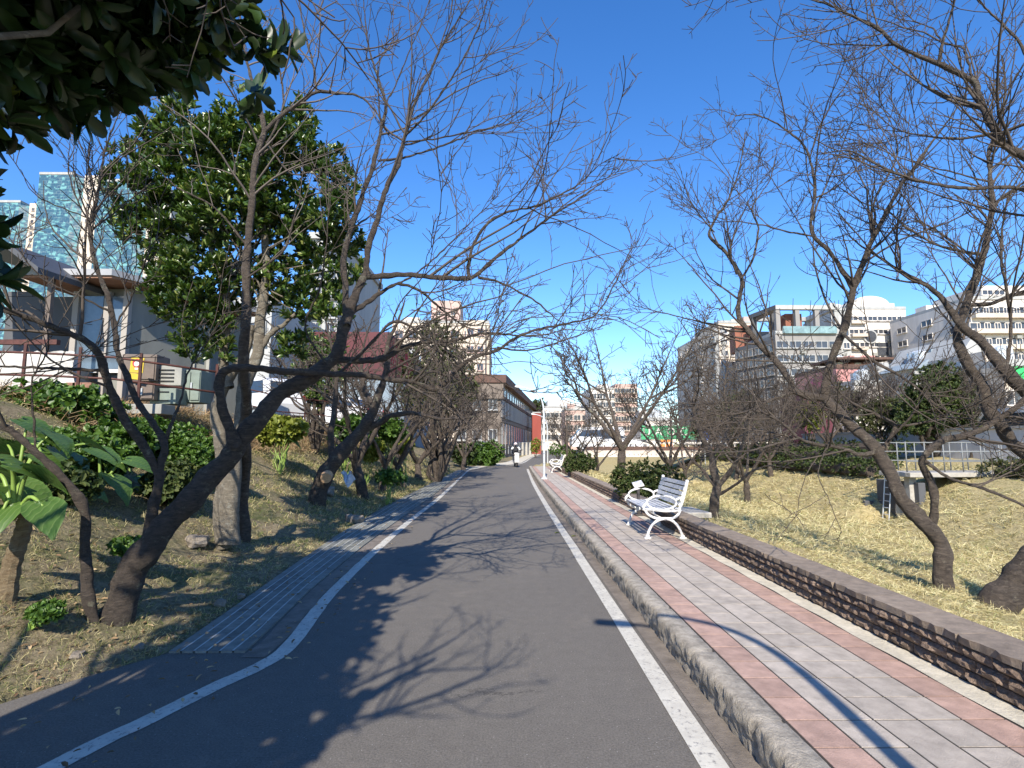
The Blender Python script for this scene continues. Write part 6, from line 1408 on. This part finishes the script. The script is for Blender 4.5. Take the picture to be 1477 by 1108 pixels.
def culvert():
    x,y=14.35,20.35; zb=-1.45
    t=thing('culvert_outlet',(x,y,zb),'shadow-toned concrete drain outlet with a round flap gate sunk in the far grass slope','culvert')
    mb=MB(); mb.box((x,y,zb+.85),(.25,2.2,1.75)); mb.build('wall',M['wall_dgrey'],t,bevel=.02)  # outlet walls coloured dark to stand in for the notch's shadow
    for sy in (1.2,): mb=MB(); mb.box((x-.2,y+sy,zb+.45),(.8,.16,.9)); mb.build('wing_wall',M['wall_dgrey'],t,bevel=.02)
    c=(x-.2,y-.45,zb+.75); mb=MB(); mb.tube([(c[0]+.06,c[1],c[2]),(c[0]-.04,c[1],c[2])],.42,24); fl=mb.build('flap_gate',M['cabinet_grey'],t)
    mb=MB(); mb.tube([(c[0]-.03,c[1]+.42*math.cos(a),c[2]+.42*math.sin(a)) for a in [i*math.pi/12 for i in range(25)]],.03,6,cap=False); mb.build('rim',M['dark_metal'],fl)
    t=thing('ladder',(x-.3,y+.35,zb),'light metal ladder standing in the drain outlet below the footbridge','ladder')
    for sy in (-.17,.17): mb=MB(); mb.tube([(x-.42,y+.3+sy,zb+.1),(x-.2,y+.3+sy,zb+1.85)],.02,6); mb.build('side_rail',M['galv'],t)
    for i in range(7):
        f=(i+.6)/7.2; mb=MB(); xx=x-.42+.22*f; zz=zb+.1+1.75*f; mb.tube([(xx,y+.13,zz),(xx,y+.47,zz)],.014,6); mb.build('rung',M['galv'],t)
culvert()

# road bridge
def bridge():
    Y=46.; xa=XY(842,Y); xb=XY(1130,Y); t=thing('road_bridge',(xa,Y,.5),'pale concrete road bridge crossing the grass channel','bridge')
    z0=ZZ(659,Y); z1=ZZ(650,Y); z2=ZZ(645,Y); z3=ZZ(638,Y)
    mb=MB(); mb.box(((xa+xb)/2,Y+4,(z0+z1)/2),(xb-xa,8,z1-z0)); mb.build('deck',M['wall_cream'],t)
    mb=MB(); mb.box(((xa+xb)/2,Y-.15,z0+.05),(xb-xa,.3,.10)); n=46
    for i in range(n): mb.box((xa+(xb-xa)*(i+.5)/n,Y-.16,z0+.17),(.16,.30,.14))
    mb.build('ledge',M['wall_white'],t)
    mb=MB(); mb.box(((xa+xb)/2,Y+.1,(z1+z2)/2+.05),(xb-xa,.16,z2-z1)); mb.build('parapet',M['roof_brown'],t)
    mb=MB(); mb.box(((xa+xb)/2,Y+.05,z3-.03),(xb-xa,.08,.10)); mb.box(((xa+xb)/2,Y+.05,(z2+z3)/2+.07),(xb-xa,.05,.05))
    for i in range(26): mb.box((xa+(xb-xa)*(i+.5)/26,Y+.05,(z2+z3)/2),(.07,.07,z3-z2))
    mb.build('guard_rail',M['wall_white'],t)
    for (xx,ww) in ((xa-.6,2.0),(xb-1,1.2)):
        mb=MB(); mb.box((xx,Y+4.2,-1),(ww,7.6,2*(z0+1)-.02)); mb.build('abutment',M['wall_taupe'],t)
    # banner behind the bridge rail
    Yb=Y+9; x0,x1=XY(924,Yb),XY(1006,Yb); zb,zt=ZZ(634,Yb),ZZ(614,Yb)
    t2=thing('banner',(x0,Yb,zb),'long green banner with white letters beyond the road bridge','banner')
    mb=MB(); mb.box(((x0+x1)/2,Yb,(zb+zt)/2),(x1-x0,.08,zt-zb)); mb.build('cloth',M['banner_green'],t2)
    for x in np.linspace(x0,x1,5): mb=MB(); mb.tube([(x,Yb+.1,zb-1.5),(x,Yb+.1,zt)],.05,6); mb.build('pole',M['grey_metal'],t2)
    cu=bpy.data.curves.new('letters','FONT'); cu.body='U A O C S'; cu.size=1.05; cu.extrude=.02; cu.align_x='CENTER'; cu.align_y='CENTER'; cu.space_character=1.15
    tmp=bpy.data.objects.new('tmp',cu); COL.objects.link(tmp); bpy.context.view_layer.update(); me=bpy.data.meshes.new_from_object(tmp); bpy.data.objects.remove(tmp)
    me.transform(Matrix.Rotation(math.pi/2,4,'X')); me.materials.append(M['wall_white']); o=bpy.data.objects.new('lettering',me); COL.objects.link(o); o.parent=t2; o.location=((x1-x0)/2,-.08,(zt-zb)/2+.05)
    for (px,kk,lab) in ((858,'van','white van on the road bridge at its left end'),(884,'sedan','white sedan on the road bridge behind the bare tree'),):
        car(lab,(XY(px,Y+4),Y+3.2,z1),0 if px>870 else math.pi,kk,group='cars on the road bridge')
    # orange barriers
    for (px,lab) in ((955,'orange plastic road barrier on the bridge, left one'),(964,'orange plastic road barrier on the bridge, right one')):
        mb=MB(); x=XY(px,Y+1.2); mb.prism([(-.25,0),(.25,0),(.14,.35),(.08,.9),(-.08,.9),(-.14,.35)],'x',x-.24,x+.24); 
        for i,v in enumerate(mb.v): mb.v[i]=(v[0],v[1]+Y+1.0,v[2]+z1)
        tag(mb.build('road_barrier',M['orange_plastic'],bevel=.03),lab,'barrier','orange barriers on the bridge')
bridge()
# blue round sign
Y=40; c=at(1016,629,Y); t=thing('road_sign',(c[0],Y,1.),'round blue sign with a red and white plate on a thin post','sign')
mb=MB(); mb.tube([(c[0],Y,hz(c[0],Y)-.2),(c[0],Y,c[2]+.3)],.04,8); mb.build('post',M['grey_metal'],t)
mb=MB(); mb.tube([(c[0],Y-.05,c[2]),(c[0],Y-.09,c[2])],.33,20); mb.build('disc',M['sign_blue'],t)
mb=MB(); mb.box((c[0]+.02,Y-.07,c[2]-.55),(.42,.03,.36)); lp_=mb.build('lower_plate',M['white_paint'],t); mb=MB(); mb.box((c[0]+.02,Y-.10,c[2]-.5),(.22,.02,.14)); mb.build('red_mark',M['sign_red'],lp_)

# ---------------------------------------------------------------- camera, light, world
cam=bpy.data.cameras.new('camera'); co=bpy.data.objects.new('camera',cam); COL.objects.link(co)
cam.sensor_width=36; cam.sensor_fit='HORIZONTAL'; cam.lens=36*F/W0; cam.clip_start=.05; cam.clip_end=3000
co.location=EYE; co.rotation_euler=(math.pi/2+PIT,0,-YAW); S.camera=co
SE=math.radians(37); SA=math.radians(5.5)   # sun behind the viewer, a little to the left
sd=Vector((-math.sin(SA)*math.cos(SE),-math.cos(SA)*math.cos(SE),math.sin(SE)))
su=bpy.data.lights.new('sun','SUN'); su.energy=5.0; su.angle=math.radians(.53); su.color=(1,.915,.79)
so=bpy.data.objects.new('sun',su); COL.objects.link(so); so.rotation_euler=sd.to_track_quat('Z','Y').to_euler()
w=bpy.data.worlds.new('World'); S.world=w; w.use_nodes=True; nt=w.node_tree; bg=nt.nodes['Background']
sky=nt.nodes.new('ShaderNodeTexSky'); sky.sky_type='NISHITA'; sky.sun_disc=False; sky.sun_elevation=SE
sky.sun_rotation=math.pi+SA; sky.air_density=1.0; sky.dust_density=.1; sky.ozone_density=4.0; sky.altitude=0
hs=nt.nodes.new('ShaderNodeHueSaturation'); hs.inputs['Saturation'].default_value=1.25; hs.inputs['Value'].default_value=1.04; hs.inputs['Hue'].default_value=.508
nt.links.new(sky.outputs[0],hs.inputs['Color']); nt.links.new(hs.outputs[0],bg.inputs[0]); bg.inputs[1].default_value=.148
S.view_settings.view_transform='Standard'; S.view_settings.look='None'; S.view_settings.exposure=.74; S.view_settings.gamma=1
S.cycles.max_bounces=6; S.cycles.transparent_max_bounces=4
print('objects',len(S.objects),'polys',sum(len(o.data.polygons) for o in S.objects if o.type=='MESH'))
